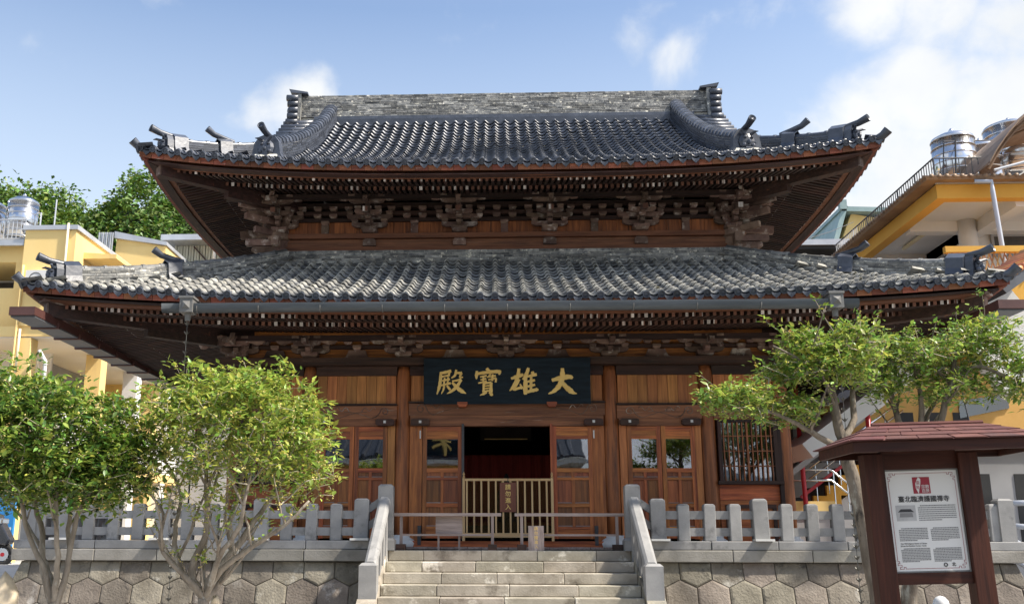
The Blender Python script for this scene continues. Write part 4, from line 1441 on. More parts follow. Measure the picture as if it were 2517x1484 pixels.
hk = MB().tube([(.01, 17.51, 2.58), (.01, 17.51, 2.66)], .006, 6).build('sign_hook', 'iron', ps)

# --- eave gutter and rain chains
gu = MB()
pts = [-5.30 + 10.55 * k / 30 for k in range(31)]
vs, fs = [], []
for i, x in enumerate(pts):
    zc = 5.075
    vs.append((x, 14.65, zc + .045))
    for j in range(1, 8):
        a = math.pi + math.pi * j / 8
        vs.append((x, 14.74 + .090 * math.cos(a), zc + .090 * math.sin(a)))
    vs.append((x, 14.83, zc + .045))
for i in range(30):
    for j in range(8):
        fs.append((i * 9 + j, i * 9 + j + 1, (i + 1) * 9 + j + 1, (i + 1) * 9 + j))
fs += [tuple(range(9)), tuple(range(30 * 9 + 8, 30 * 9 - 1, -1))]
gu.add(vs, fs)
gut = gu.build('eave_gutter', 'gutter_paint', hall, smooth=True)
for k in range(11):
    x = -4.75 + k * .95
    MB().tube([(x, 14.74 + .096 * math.cos(a), 5.075 + .096 * math.sin(a)) for a in [math.pi + math.pi * j / 8 for j in range(9)]], .008, 5).build('gutter_clip', 'hopper', gut)
    MB().bar((x, 14.74, 5.17), (x, 15.2, 5.12), .02, .008).build('gutter_strap', 'iron', gut)
for sg, nm in ((-1, 'left'), (1, 'right')):
    x = sg * 4.905
    h = MB()
    h.box(x - .10, x + .10, 14.61, 14.86, 4.975, 5.19)
    h.box(x - .115, x + .115, 14.595, 14.875, 5.19, 5.225)
    h.add([(x - .06, 14.608, 5.03), (x + .06, 14.608, 5.03), (x + .06, 14.608, 5.15), (x - .06, 14.608, 5.15), (x, 14.565, 5.09)], [(0, 1, 4), (1, 2, 4), (2, 3, 4), (3, 0, 4)])
    h.tube([(x, 14.74, 4.975), (x, 14.74, 4.86)], [.05, .042], 10)
    h.build('rain_hopper', 'hopper', gut)
    ch = thing('rain_chain', (x, 14.74, .05), 'chain of small dark metal cups hanging from the %s end of the gutter' % nm, 'rain chain', 'rain chains')
    cup = MB()
    for k in range(6):
        a0, a1 = 2 * math.pi * k / 6, 2 * math.pi * (k + 1) / 6
        am = (a0 + a1) / 2
        cup.add([(0.008 * math.cos(a0), .008 * math.sin(a0), -.03), (.008 * math.cos(a1), .008 * math.sin(a1), -.03), (.034 * math.cos(a1), .034 * math.sin(a1), .0), (.055 * math.cos(am), .055 * math.sin(am), .028), (.034 * math.cos(a0), .034 * math.sin(a0), .0)], [(0, 1, 2, 3, 4)])
    cm = cup.mesh('chain_cup', 'copper_dark')
    k = 0
    z = 4.82
    while z > .15:
        inst('chain_cup', cm, ch, Matrix.Translation((x, 14.74, z)) @ Matrix.Rotation(k * .5, 4, 'Z'))
        z -= .150; k += 1
    MB().tube([(x, 14.74, 4.9), (x, 14.74, .05)], .005, 5).build('chain_link', 'copper_dark', ch)

# --- box gutters along the side eaves
for sg in (-1, 1):
    x = sg * 7.42
    g = MB()
    g.box(x - .20, x + .20, 14.55, 26.5, 4.93, 5.06)
    go = g.build('side_gutter', 'gutter_brown', hall)
    y = 14.56
    for k in range(14):
        B('gutter_panel', 'gutter_grey', go, x - .19, x + .19, y + .04, y + .80, 4.905, 4.928)
        B('gutter_joint', 'gutter_brown', go, x - .23, x + .23, y + .80, y + .86, 4.885, 4.99)
        y += .85

# ================================================================== stone terrace
ter = thing('stone_terrace', (0, 15.5, 0), 'grey stone terrace wall of large hexagonal blocks below the fence', 'terrace')
ZC = 1.288                                            # top of the hexagon work
BAT = .30
SX = 1.83                                             # half width of the flight


def wy(z): return 15.52 - BAT * (ZC - z)
def wx(z): return 7.48 + BAT * (ZC - z)


core = MB()
for x0, x1 in ((-1, -SX), (SX, 1)):
    xa0 = -wx(0) if x0 < 0 else x0; xa1 = x1 if x0 < 0 else wx(0)
    xb0 = -wx(ZC) if x0 < 0 else x0; xb1 = x1 if x0 < 0 else wx(ZC)
    core.hexa([(xa0 + .02, wy(0) + .03, 0), (xa1 - .02, wy(0) + .03, 0), (xa1 - .02, 26.9, 0), (xa0 + .02, 26.9, 0),
               (xb0 + .02, wy(ZC) + .03, ZC), (xb1 - .02, wy(ZC) + .03, ZC), (xb1 - .02, 26.9, ZC), (xb0 + .02, 26.9, ZC)])
core.build('wall_core', 'joint', ter)
B('terrace_floor', 'coping_stone', ter, -7.4, 7.4, 15.56, 26.8, ZC + .002, 1.455)


def clip(poly, f):
    """clip polygon (x,z) to f(p) >= 0"""
    out = []
    for i, p in enumerate(poly):
        q = poly[(i + 1) % len(poly)]
        a, b = f(p), f(q)
        if a >= 0: out.append(p)
        if (a >= 0) != (b >= 0):
            t = a / (a - b)
            out.append((p[0] + (q[0] - p[0]) * t, p[1] + (q[1] - p[1]) * t))
    return out


HW, HS, HT = .47, .245, .115
rn = random.Random(11)
for r in range(5):
    zc = 1.04 + .123 - r * (HS + HT)                   # centre of the row
    for i in range(-23, 14):
        cx = 2.30 + (i + (.5 if r % 2 else 0)) * HW
        g = .0045
        hexp = [(cx - HW / 2 + g, zc - HS / 2), (cx, zc - HS / 2 - HT + g), (cx + HW / 2 - g, zc - HS / 2), (cx + HW / 2 - g, zc + HS / 2), (cx, zc + HS / 2 + HT - g), (cx - HW / 2 + g, zc + HS / 2)]
        for s_ in (-1, 1):
            p = clip(hexp, lambda q: (q[0] - SX - .17) if s_ > 0 else (-SX - .17 - q[0]))
            p = clip(p, lambda q: ZC - .004 - q[1]) if p else p
            p = clip(p, lambda q: q[1] - .06) if p else p
            p = clip(p, lambda q: wx(q[1]) - abs(q[0])) if p else p
            if len(p) < 3: continue
            mx = sum(q[0] for q in p) / len(p); mz = sum(q[1] for q in p) / len(p)
            dep = rn.uniform(-.010, .012)
            mb = MB()
            n = len(p)
            ring = [(p, .06, 0), (p, .012, 0), (None, .001 + dep * .4, .010), (None, -.005 + dep, .035)]
            vs = []
            for pp, dy, ins in ring:
                for (x, z) in p:
                    d = math.hypot(mx - x, mz - z) + 1e-6
                    k = min(.45, ins / d)
                    x2, z2 = x + (mx - x) * k, z + (mz - z) * k
                    vs.append((x2, wy(z2) + dy, z2))
            fs = []
            for q in range(3):
                for j in range(n):
                    fs.append((q * n + j, q * n + (j + 1) % n, (q + 1) * n + (j + 1) % n, (q + 1) * n + j))
            fs.append(tuple(3 * n + j for j in range(n)))
            mb.add(vs, fs)
            mb.build('hexagonal_stone', 'hex_stone', ter)

# copings: two courses of long blocks
for z0, z1, y0, m in ((ZC + .003, 1.462, 15.43, 'coping_stone'), (1.466, 1.596, 15.47, 'granite')):
    for s_ in (-1, 1):
        x = SX + .17 if s_ > 0 else -7.62
        end = 7.62 if s_ > 0 else -SX - .17
        while x < end - .05:
            l = min(rn.uniform(.9, 1.35), end - x)
            if end - x - l < .3: l = end - x
            MB().box(x + .004, x + l - .004, y0 + rn.uniform(-.004, .004), 15.78, z0, z1).build('coping_block', m, ter, bevel=.012)
            x += l

# ================================================================== stone fence on the terrace
def post_mesh(w, h, name='fence_post'):
    a, c = w / 2, w * .14
    m = MB()
    m.hexa([(-a, -a, 0), (a, -a, 0), (a, a, 0), (-a, a, 0), (-a, -a, h - c), (a, -a, h - c), (a, a, h - c), (-a, a, h - c)])
    b = a - c * 1.1
    m.hexa([(-a, -a, h - c + .0005), (a, -a, h - c + .0005), (a, a, h - c + .0005), (-a, a, h - c + .0005), (-b, -b, h), (b, -b, h), (b, b, h), (-b, b, h)])
    return m.mesh(name, 'granite')


FY = 15.60
SMALL, LARGE = post_mesh(.172, .550), post_mesh(.225, .628)
PLATE = MB().box(-.14, .14, -.15, .05, 0, .032).mesh('lamp_plate', 'board_white')
for s_, side_name in ((-1, 'left'), (1, 'right')):
    fe = thing('stone_fence', (s_ * 4.8, FY, 1.597), 'grey stone post and rail fence on the terrace %s of the stairs' % side_name, 'fence', 'stone terrace fences')
    x, k = 2.26, 0
    while x < 7.30:
        big = k % 4 == 0
        px = s_ * x
        o = inst('fence_post', LARGE if big else SMALL, fe, Matrix.Translation((px, FY + rn.uniform(-.006, .006), 1.598)) @ Matrix.Rotation(rn.gauss(0, .012), 4, 'Y') @ Matrix.Rotation(rn.gauss(0, .02), 4, 'Z'))
        bv = o.modifiers.new('bevel', 'BEVEL'); bv.width, bv.segments = .010, 2
        if big:
            inst('lamp_plate', PLATE, o, Matrix.Translation((px, FY - .10, 1.597)))
        x += .385; k += 1
    inst('fence_post', LARGE, fe, Matrix.Translation((s_ * 7.42, FY, 1.598)))
    for z0, z1 in ((1.920, 2.043), (1.670, 1.792)):
        xa, xb = sorted((s_ * 2.27, s_ * 7.40))
        B('fence_rail', 'granite', fe, xa, xb, FY - .042, FY + .042, z0, z1)
        q = [(1.98, z0 + .20), (2.27, z0), (2.27, z1), (1.98, z1 + .20)]
        q = [(s_ * u, v) for u, v in q]
        MB().prism(q if s_ > 0 else q[::-1], FY - .038, FY + .038).build('sloping_rail', 'granite', fe)
    # returns along the terrace sides
    for k in range(1, 9):
        inst('fence_post', SMALL, fe, Matrix.Translation((s_ * 7.42, FY + k * .42, 1.456)))
    for z0, z1 in ((1.920, 2.043), (1.670, 1.792)):
        xa, xb = s_ * 7.42 - .04, s_ * 7.42 + .04
        B('fence_rail', 'granite', fe, xa, xb, FY + .06, FY + 3.6, z0, z1)

# ================================================================== stairs
st = thing('stone_stairs', (0, 14.5, 0), 'flight of worn tan stone steps leading up to the hall', 'stairs')
RI, TR = .1555, .325
for k in range(10):
    zt = 1.450 - RI * k
    if zt - RI < -.12: break
    y0 = 15.50 - TR * k
    x = -SX
    first = True
    while x < SX - .01:
        l = rn.uniform(.75, 1.05)
        if first: l *= rn.uniform(.4, 1); first = False
        if SX - x - l < .35: l = SX - x
        m = MB()
        yo = rn.uniform(-.006, .006)
        m.box(x + .003, x + l - .003, y0 + yo, y0 + .50, zt - RI + .006, zt + rn.uniform(-.003, .003))
        m.build('step_block', 'step_stone', st, bevel=.010)
        x += l
B('stair_fill', 'joint', st, -SX + .01, SX - .01, 15.45, 15.9, 0, 1.28)
for s_ in (-1, 1):
    # side wall of the flight
    xa, xb = sorted((s_ * (SX + .002), s_ * (SX + .26)))
    MB().prism([(15.55, 1.46), (15.55, 0), (12.6, 0), (12.6, .10), (15.30, 1.40)], xa, xb, 'x').build('stair_cheek', 'step_stone', st)
for s_, nm in ((-1, 'left'), (1, 'right')):
    hr = thing('stair_railing', (s_ * 1.93, 14.9, .9), 'granite stair railing with rounded handrail on the %s side of the steps' % nm, 'railing', 'stair railings')
    x = s_ * 1.885
    nw = post_mesh(.228, .82, 'newel_post')
    inst('newel_post', nw, hr, Matrix.Translation((x, FY, 1.62)))
    m = MB()
    m.box(x - .15, x + .15, FY - .17, FY + .15, 1.452, 1.60)
    m.hexa([(x - .15, FY - .17, 1.6005), (x + .15, FY - .17, 1.6005), (x + .15, FY + .15, 1.6005), (x - .15, FY + .15, 1.6005), (x - .12, FY - .13, 1.64), (x + .12, FY - .13, 1.64), (x + .12, FY + .12, 1.64), (x - .12, FY + .12, 1.64)])
    m.build('newel_base', 'granite', hr)
    xl = s_ * 1.955
    inst('newel_post', post_mesh(.245, 1.10, 'lower_newel'), hr, Matrix.Translation((xl, 14.20, .19)))
    a, b = Vector((s_ * 1.90, FY - .10, 2.17)), Vector((s_ * 1.95, 14.30, 1.22))
    m = MB()
    pr = [(-.085, -.06), (.085, -.06), (.095, .0), (.08, .055), (.045, .088), (-.045, .088), (-.08, .055), (-.095, .0)]
    vs = []
    for c in (a, b):
        for u, v in pr: vs.append((c.x + u, c.y, c.z + v))
    n = len(pr)
    m.add(vs, [(i, (i + 1) % n, n + (i + 1) % n, n + i) for i in range(n)] + [tuple(range(n - 1, -1, -1)), tuple(range(n, 2 * n))])
    m.build('handrail', 'granite', hr)
    for k in range(4):
        t = (k + .6) / 4.4
        c = a.lerp(b, t)
        zb = 1.40 - (15.5 - c.y) * .478 - .05
        MB().box(c.x - .075, c.x + .075, c.y - .10, c.y + .10, zb, c.z - .055).build('railing_post', 'granite', hr)
    m = MB()
    q = [a + Vector((0, 0, -.42)), b + Vector((0, 0, -.42))]
    m.bar(q[0], q[1], .09, .09)
    m.build('lower_rail', 'granite', hr)

# ================================================================== wooden barriers and boards at the stair head
for (x0, x1, pa, pb_, nm) in ((-1.77, -.113, -1.66, -.25, 'left of the gap, in front of the left door leaf'), (.094, 1.77, .20, 1.66, 'right of the gap, behind the small grey notice')):
    br = thing('wooden_barrier', ((x0 + x1) / 2, 15.75, 1.455), 'low weathered wooden barrier ' + nm, 'barrier', 'wooden barriers at the stair head')
    B('top_rail', 'grey_wood_x', br, x0, x1, 15.715, 15.785, 1.965, 2.012)
    B('lower_rail', 'grey_wood_x', br, pa, pb_, 15.735, 15.765, 1.668, 1.698)
    for p in (pa, pb_):
        B('barrier_post', 'grey_wood_z', br, p - .022, p + .022, 15.728, 15.772, 1.54, 1.965)
        B('barrier_foot', 'beam_wood_x', br, p - .068, p + .068, 15.62, 15.88, 1.456, 1.545)
pn = thing('plain_panel', (-.93, 15.80, 1.60), 'plain faded plywood panel leaning behind the left wooden barrier', 'panel')
MB().box(-1.13, -.715, 15.79, 15.81, 1.70, 1.962).build('panel_sheet', 'grey_wood_x', pn)
MB().box(-1.10, -1.07, 15.812, 15.84, 1.456, 1.95).build('panel_leg', 'grey_wood_z', pn)
MB().box(-.78, -.75, 15.812, 15.84, 1.456, 1.95).build('panel_leg', 'grey_wood_z', pn)
nb = thing('notice_board', (.415, 15.60, 1.452), 'small grey weathered notice board with faded yellow characters propped at the stair head', 'sign')
NBM = Matrix.Translation((.415, 15.60, 1.452)) @ Matrix.Rotation(R(-8), 4, 'X')
for k in range(3):
    m = MB().box(-.12 + k * .08 + .001, -.12 + (k + 1) * .08 - .001, -.012, .012, 0, .37).mesh('board_plank', 'grey_wood_z')
    inst('board_plank', m, nb, NBM)
for k, ch in enumerate('請勿擅進入'):
    lettering('faded_character', ch, .058, nb, NBM @ Matrix.Translation((0.0, -.0145, .325 - k * .068)) @ FACE, 'gold_leaf', extrude=.001)

# ================================================================== information kiosk
KX, KY = 3.50, 8.5
ki = thing('information_kiosk', (3.38, KY, 0.05), 'brown wooden information kiosk with red shingle roof and white board', 'kiosk')
for px, y0, y1 in ((3.000, KY - .08, KY + .07), (3.765, KY - .08, KY + .07)):
    MB().box(px - .080, px + .080, y0, y1, .05, 2.28).build('kiosk_post', 'kiosk_wood_z', ki, bevel=.008)
B('cross_beam', 'kiosk_wood_x', ki, 3.076, 3.684, KY - .05, KY + .05, 1.235, 1.325)
B('head_board', 'kiosk_wood_x', ki, 3.076, 3.684, KY - .04, KY + .04, 2.15, 2.30)
hx, hy, ze, zr, rx = .78, .44, 2.355, 2.515, .46
fas = MB()
for (x0, x1, y0, y1) in ((KX - hx, KX + hx, KY - hy, KY - hy + .03), (KX - hx, KX + hx, KY + hy - .03, KY + hy)):
    fas.box(x0, x1, y0, y1, ze - .085, ze - .005)
for x in (KX - hx, KX + hx - .03):
    fas.box(x + .0, x + .03, KY - hy + .031, KY + hy - .031, ze - .084, ze - .006)
fas.build('roof_fascia', 'kiosk_wood_x', ki)
B('roof_soffit', 'kiosk_wood_x', ki, KX - hx + .03, KX + hx - .03, KY - hy + .03, KY + hy - .03, ze - .03, ze - .012)
ex, ey = hx + .035, hy + .035
cor = [Vector((KX - ex, KY - ey, ze)), Vector((KX + ex, KY - ey, ze)), Vector((KX + ex, KY + ey, ze)), Vector((KX - ex, KY + ey, ze))]
ra, rb_ = Vector((KX - rx, KY, zr)), Vector((KX + rx, KY, zr))
sh = MB()
sh.add([cor[0], cor[1], cor[2], cor[3], ra, rb_], [(0, 1, 5, 4), (1, 2, 5), (2, 3, 4, 5), (3, 0, 4), (3, 2, 1, 0)])
roofk = sh.build('kiosk_roof', 'shingle_red', ki)


def shingles(A, Bv, Cv, D, rows, tabs):
    """A-B eave, D-C ridge"""
    nrm = (Bv - A).cross(D - A).normalized()
    for r in range(rows):
        t0, t1 = r / rows, (r + 1) / rows
        for i in range(-1, tabs + 1):
            u0 = (i + (.5 if r % 2 else 0) + random.uniform(-.04, .04)) / tabs
            u1 = (i + 1 + (.5 if r % 2 else 0)) / tabs - .006
            u0, u1 = max(u0, 0), min(u1, 1)
            if u1 - u0 < .03: continue
            l0, r0 = A.lerp(D, t0), Bv.lerp(Cv, t0)
            l1, r1 = A.lerp(D, t1), Bv.lerp(Cv, t1)
            p = [l0.lerp(r0, u0) + nrm * .010, l0.lerp(r0, u1) + nrm * .010, l1.lerp(r1, u1) + nrm * .004, l1.lerp(r1, u0) + nrm * .004]
            q = [v - nrm * .008 for v in p]
            MB().hexa(q + p).build('shingle', 'shingle_red', roofk)


shingles(cor[0], cor[1], rb_, ra, 4, 6)
shingles(cor[3], cor[0], ra, ra, 4, 3)
shingles(cor[1], cor[2], rb_, rb_, 4, 3)
MB().tube([ra + Vector((0, 0, .01)), rb_ + Vector((0, 0, .01))], .02, 6).build('ridge_strip', 'shingle_red', roofk)
bx0, bx1, bz0, bz1, by = 3.078, 3.682, 1.327, 2.148, KY - .035
pan = B('notice_panel', 'board_white', ki, bx0 + .006, bx1 - .006, by, by + .02, bz0 + .006, bz1 - .006)
fr = MB()
fr.box(bx0, bx0 + .012, by - .006, by + .02, bz0, bz1); fr.box(bx1 - .012, bx1, by - .006, by + .02, bz0, bz1)
fr.box(bx0 + .012, bx1 - .012, by - .005, by + .02, bz1 - .012, bz1); fr.box(bx0 + .012, bx1 - .012, by - .005, by + .02, bz0, bz0 + .012)
fr.build('panel_frame', 'hopper', ki)
yk = by - .0012
pr = MB()
b0, b1, c0, c1 = bx0 + .03, bx1 - .03, bz0 + .03, bz1 - .03
for (x0, x1, z0, z1) in ((b0 + .06, b1 - .06, c1 - .003, c1), (b0 + .06, b1 - .06, c0, c0 + .003), (b0, b0 + .003, c0 + .06, c1 - .06), (b1 - .003, b1, c0 + .06, c1 - .06)):
    pr.box(x0, x1, yk - .0005, yk + .0005, z0, z1)
for sx, xx in ((1, b0), (-1, b1)):
    for sz, zz in ((1, c0), (-1, c1)):
        pts = [(0, .06), (.015, .06), (.015, .045), (0, .045), (0, .03), (.03, .03), (.03, .015), (.015, .015), (.015, 0), (.03, 0), (.045, 0), (.045, .015), (.06, .015), (.06, 0)]
        for (p, q) in zip(pts, pts[1:]):
            xa, xb = sorted((xx + sx * p[0], xx + sx * q[0])); za, zb = sorted((zz + sz * p[1], zz + sz * q[1]))
            pr.box(xa - .0015, xb + .0015, yk - .0006, yk + .0006, za - .0015, zb + .0015)
pr.build('printed_border', 'ink_red', pan)
cxk = (bx0 + bx1) / 2
B('seal_print', 'ink_red', pan, cxk - .075, cxk + .065, yk - .0006, yk + .0004, 1.952, 2.085)
isl = [(-.005, .07), (.012, .055), (.010, .03), (.004, 0), (-.006, -.03), (-.014, -.065), (-.022, -.045), (-.034, -.015), (-.032, .02), (-.018, .05)]
MB().prism([(cxk - .02 + u, 2.015 + v) for u, v in isl], yk - .0014, yk - .0008).build('island_print', 'board_white', pan)


def printed(txt, size, x, z, m, align='CENTER', bold=0.0):
    return lettering('printed_text', txt, size, pan, Matrix.Translation((x, yk - .0018, z)) @ FACE, m, extrude=.0003, align=align, bevel=bold)


for ch, x, z, m in (('臺', -.032, 2.038, 'ink_red'), ('灣', -.040, 2.000, 'ink_red'), ('宗', .008, 2.005, 'board_white'), ('教', .040, 2.005, 'board_white'), ('百', .008, 1.972, 'board_white'), ('景', .040, 1.972, 'board_white')):
    printed(ch, .034, cxk + x, z, m)
printed('臺北臨濟護國禪寺', .052, cxk, 1.905, 'ink', bold=.0008)
# little printed photograph
B('photo_print', 'print_grey', pan, b0 + .035, b0 + .195, yk - .0006, yk + .0004, 1.735, 1.860)
MB().prism([(b0 + .05, 1.805), (b0 + .18, 1.805), (b0 + .155, 1.83), (b0 + .075, 1.83)], yk - .0014, yk - .0008).build('photo_detail', 'ink', pan)
MB().prism([(b0 + .06, 1.765), (b0 + .17, 1.765), (b0 + .165, 1.80), (b0 + .065, 1.80)], yk - .0014, yk - .0008).build('photo_detail', 'ink_grey', pan)
for (x0, x1, zt, n, dz, m) in ((b0 + .215, b1 - .025, 1.855, 8, .0165, 'ink_grey'), (b0 + .04, b0 + .27, 1.675, 8, .0135, 'ink_grey'), (b0 + .295, b1 - .025, 1.675, 8, .0135, 'ink_grey'), (b0 + .04, b0 + .27, 1.515, 9, .0125, 'ink_grey'), (b0 + .295, b1 - .025, 1.515, 9, .0125, 'ink_grey')):
    tx = MB()
    for k in range(n):
        x = x0 + (.02 if k == 0 else 0)
        xe = x1 if k < n - 1 else x0 + (x1 - x0) * .6
        while x < xe:
            w = random.uniform(.006, .011)
            tx.box(x, min(x + w, xe), yk - .0005, yk + .0004, zt - k * dz - .0042, zt - k * dz + .0042)
            x += w + .0032
    tx.build('printed_paragraph', m, pan, kind='stuff')
printed('Top 100 Religious Scenes of Taiwan', .0145, b0 + .04, 1.555, 'ink', 'LEFT', .0002)
printed('[Rinzai Zen Buddhist Temple, Taipei]', .0135, b0 + .04, 1.537, 'ink', 'LEFT', .0002)
printed('北', .032, b1 - .10, 1.385, 'ink', bold=.0005)
MB().tube([(b1 - .165 + .013 * math.cos(2 * math.pi * k / 14), yk - .0008, 1.385 + .013 * math.sin(2 * math.pi * k / 14)) for k in range(15)], .004, 5).build('emblem_print', 'ink', pan)
ki.rotation_euler = (0, R(-1.5), 0)


# ================================================================== trees
class Tree:
    def __init__(s, name, loc, label, seed, cat='tree', group=None):
        s.root = thing(name, loc, label, cat, group)
        s.rn = random.Random(seed)
        s.P, s.par, s.dirs, s.fixed = [], [], [], []
        s.extra = []

    def trunk(s, pts, r0, r1, start=-1):
        """poly-line of points; the first joins node start"""
        pts = [Vector(p) for p in pts]
        sm = []
        for i in range(len(pts) - 1):               # smooth with catmull-rom
            p0, p1, p2, p3 = pts[max(i - 1, 0)], pts[i], pts[i + 1], pts[min(i + 2, len(pts) - 1)]
            n = max(2, int((p2 - p1).length / .10))
            for k in range(n):
                t = k / n
                q = .5 * (2 * p1 + (p2 - p0) * t + (2 * p0 - 5 * p1 + 4 * p2 - p3) * t * t + (3 * p1 - p0 - 3 * p2 + p3) * t ** 3)
                sm.append(q + Vector((s.rn.gauss(0, .006), s.rn.gauss(0, .006), 0)))
        sm.append(pts[-1])
        prev = start
        m = len(sm)
        for i, q in enumerate(sm):
            s.P.append(q); s.par.append(prev)
            s.fixed.append(r0 + (r1 - r0) * i / (m - 1))
            s.dirs.append((sm[min(i + 1, m - 1)] - sm[max(i - 1, 0)]).normalized())
            prev = len(s.P) - 1
        return prev

    def fork(s, n, lo, hi, r, up=.6, zmin=-9):
        """side limbs springing from the wood laid so far"""
        cand = [i for i in range(len(s.P)) if .010 < s.fixed[i] < .062 and s.P[i].z > zmin]
        for _ in range(n):
            i = s.rn.choice(cand)
            d = Vector((s.rn.gauss(0, 1), s.rn.gauss(0, 1), 0)).normalized()
            d = (d + s.dirs[i] * .8 + Vector((0, 0, up))).normalized()
            L_ = s.rn.uniform(lo, hi)
            a = s.P[i]
            k = s.rn.uniform(-.25, .25)
            side = d.cross(Vector((0, 0, 1))) * k
            r0 = min(r, s.fixed[i] * .7)
            s.trunk([a, a + d * L_ * .3 + side * L_ * .4, a + d * L_ * .65 + Vector((0, 0, .08 * L_)) + side * L_ * .5, a + d * L_ + Vector((0, 0, .22 * L_))], r0, r0 * .45, i)
            s.extra.append(len(s.P) - 1)

    def nearest(s, p):
        return min(range(len(s.P)), key=lambda i: (s.P[i] - p).length)

    def grow(s, blobs, step=.14, up=.10, skip=0):
        """tips spread through ellipsoids, wired to the nearest wood"""
        tips = []
        for c, r, n, shell in blobs:
            c = Vector(c)
            k = 0
            while k < n:
                d = Vector((s.rn.gauss(0, 1), s.rn.gauss(0, 1), s.rn.gauss(0, 1))).normalized()
                q = (shell + (1 - shell) * s.rn.random()) * (1 + s.rn.gauss(0, .05))
                p = c + Vector((d.x * r[0], d.y * r[1], d.z * r[2])) * q
                if d.z < -.55 and s.rn.random() < .6: continue
                tips.append(p); k += 1
        A = [np.array(p) for p in s.P]
        base = np.array(s.P)
        tips.sort(key=lambda p: np.min(np.sum((base - np.array(p)) ** 2, 1)))
        cap = len(s.P) + len(tips) * 14
        arr = np.zeros((cap, 3)); arr[:len(s.P)] = base
        s.tips = list(s.extra)
        for p in tips:
            n = len(s.P)
            d = arr[:n] - np.array(p)
            cost = np.sqrt((d ** 2).sum(1)) + .5 * np.maximum(0, d[:, 2])
            if skip: cost[:skip] += 5
            i = int(np.argmin(cost))
            a = s.P[i]
            L_ = (p - a).length
            if L_ < .03: continue
            c = a + s.dirs[i] * L_ * .35 + Vector((0, 0, up * L_)) + (p - a) * .15
            m = max(1, int(L_ / step))
            prev = i
            for k in range(1, m + 1):
                t = k / m
                q = a * (1 - t) ** 2 + c * 2 * t * (1 - t) + p * t * t
                if k < m: q = q + Vector((s.rn.gauss(0, .012), s.rn.gauss(0, .012), s.rn.gauss(0, .012)))
                s.P.append(q); s.par.append(prev); s.fixed.append(0)
                s.dirs.append((q - s.P[prev]).normalized())
                prev = len(s.P) - 1
                if prev < cap: arr[prev] = q
            s.tips.append(prev)

    def wood(s, rtip=.0042, expo=.42, m='bark', m2='twig'):
        n = len(s.P)
        cnt = [0.0] * n
        kids = [[] for _ in range(n)]
        for i in range(n):
            if s.par[i] >= 0: kids[s.par[i]].append(i)
        for i in range(n - 1, -1, -1):
            if not kids[i]: cnt[i] += 1
            if s.par[i] >= 0: cnt[s.par[i]] += cnt[i]
        rad = [s.fixed[i] if s.fixed[i] else rtip * max(1, cnt[i]) ** expo for i in range(n)]
        for i in range(n):                            # never thicker than what carries it
            if s.par[i] >= 0 and not s.fixed[i]: rad[i] = min(rad[i], rad[s.par[i]] * .9)
        big, thin = MB(), MB()
        done = [False] * n
        for i in range(n):
            if done[i]: continue
            ch = [i]
            if s.par[i] >= 0: ch = [s.par[i], i]
            done[i] = True
            j = i
            while kids[j]:
                k = max(kids[j], key=lambda q: (s.fixed[q], rad[q]))
                if done[k]: break
                done[k] = True
                ch.append(k); j = k
            if len(ch) < 2: continue
            rr = [rad[k] for k in ch]
            if s.par[i] >= 0 and len(rr) > 1: rr[0] = min(rr[0], rr[1] * 1.25)
            fat = s.fixed[i] > 0
            (big if fat else thin).tube([s.P[k] for k in ch], rr, 9 if fat else (5 if max(rr) > .008 else 4), cap=fat)
        big.build('trunk', m, s.root, smooth=True)
        thin.build('branches', m2, s.root, smooth=True, kind='stuff')

    def leaves(s, per, size, mats, spread=.10, droop=.15, along=3, blossom=0, thin=None):
        V, F, MI = [], [], []
        rn = s.rn
        for ti in s.tips:
            chain = [ti]
            while len(chain) < along and s.par[chain[-1]] >= 0: chain.append(s.par[chain[-1]])
            base_mat = rn.random()
            for k in range(int(per * thin(s.P[ti])) if thin else per):
                node = chain[min(int(abs(rn.gauss(0, .9))), len(chain) - 1)]
                o = s.P[node] + Vector((rn.gauss(0, 1), rn.gauss(0, 1), rn.gauss(0, .7))) * spread * .35
                d = (s.dirs[ti] * .5 + Vector((rn.gauss(0, 1), rn.gauss(0, 1), rn.gauss(0, .45) + .12))).normalized()
                l = size * rn.uniform(.5, 1.3)
                w = l * rn.uniform(.40, .54)
                side = d.cross(Vector((rn.gauss(0, .35), rn.gauss(0, .35), 1)))
                if side.length < 1e-3: continue
                side.normalize()
                nn = side.cross(d).normalized()
                dr = -l * droop * rn.uniform(.3, 1.4)
                b = len(V)
                mid, tip = o + d * l * .5, o + d * l + nn * dr
                V += [o, o + d * l * .28 + side * w * .42 + nn * l * .05, mid + side * w * .45 + nn * (l * .04 + dr * .3), tip, mid - side * w * .45 + nn * (l * .04 + dr * .3), o + d * l * .28 - side * w * .42 + nn * l * .05, o + d * l * .30 - nn * l * .01, mid + nn * dr * .35 - nn * l * .02]
                F += [(b, b + 1, b + 6), (b, b + 6, b + 5), (b + 1, b + 2, b + 7, b + 6), (b + 6, b + 7, b + 4, b + 5), (b + 2, b + 3, b + 7), (b + 7, b + 3, b + 4)]
                u = rn.random() * .6 + base_mat * .4
                mi = 0
                for j, (mm, wgt) in enumerate(mats):
                    if u < wgt: mi = j; break
                MI += [mi] * 6
        me = bpy.data.meshes.new('crown')
        me.from_pydata([tuple(v) for v in V], [], F)
        for mm, _ in mats: me.materials.append(MATS[mm])
        me.polygons.foreach_set('material_index', MI)
        me.polygons.foreach_set('use_smooth', [True] * len(MI))
        put(bpy.data.objects.new('crown', me), s.root)
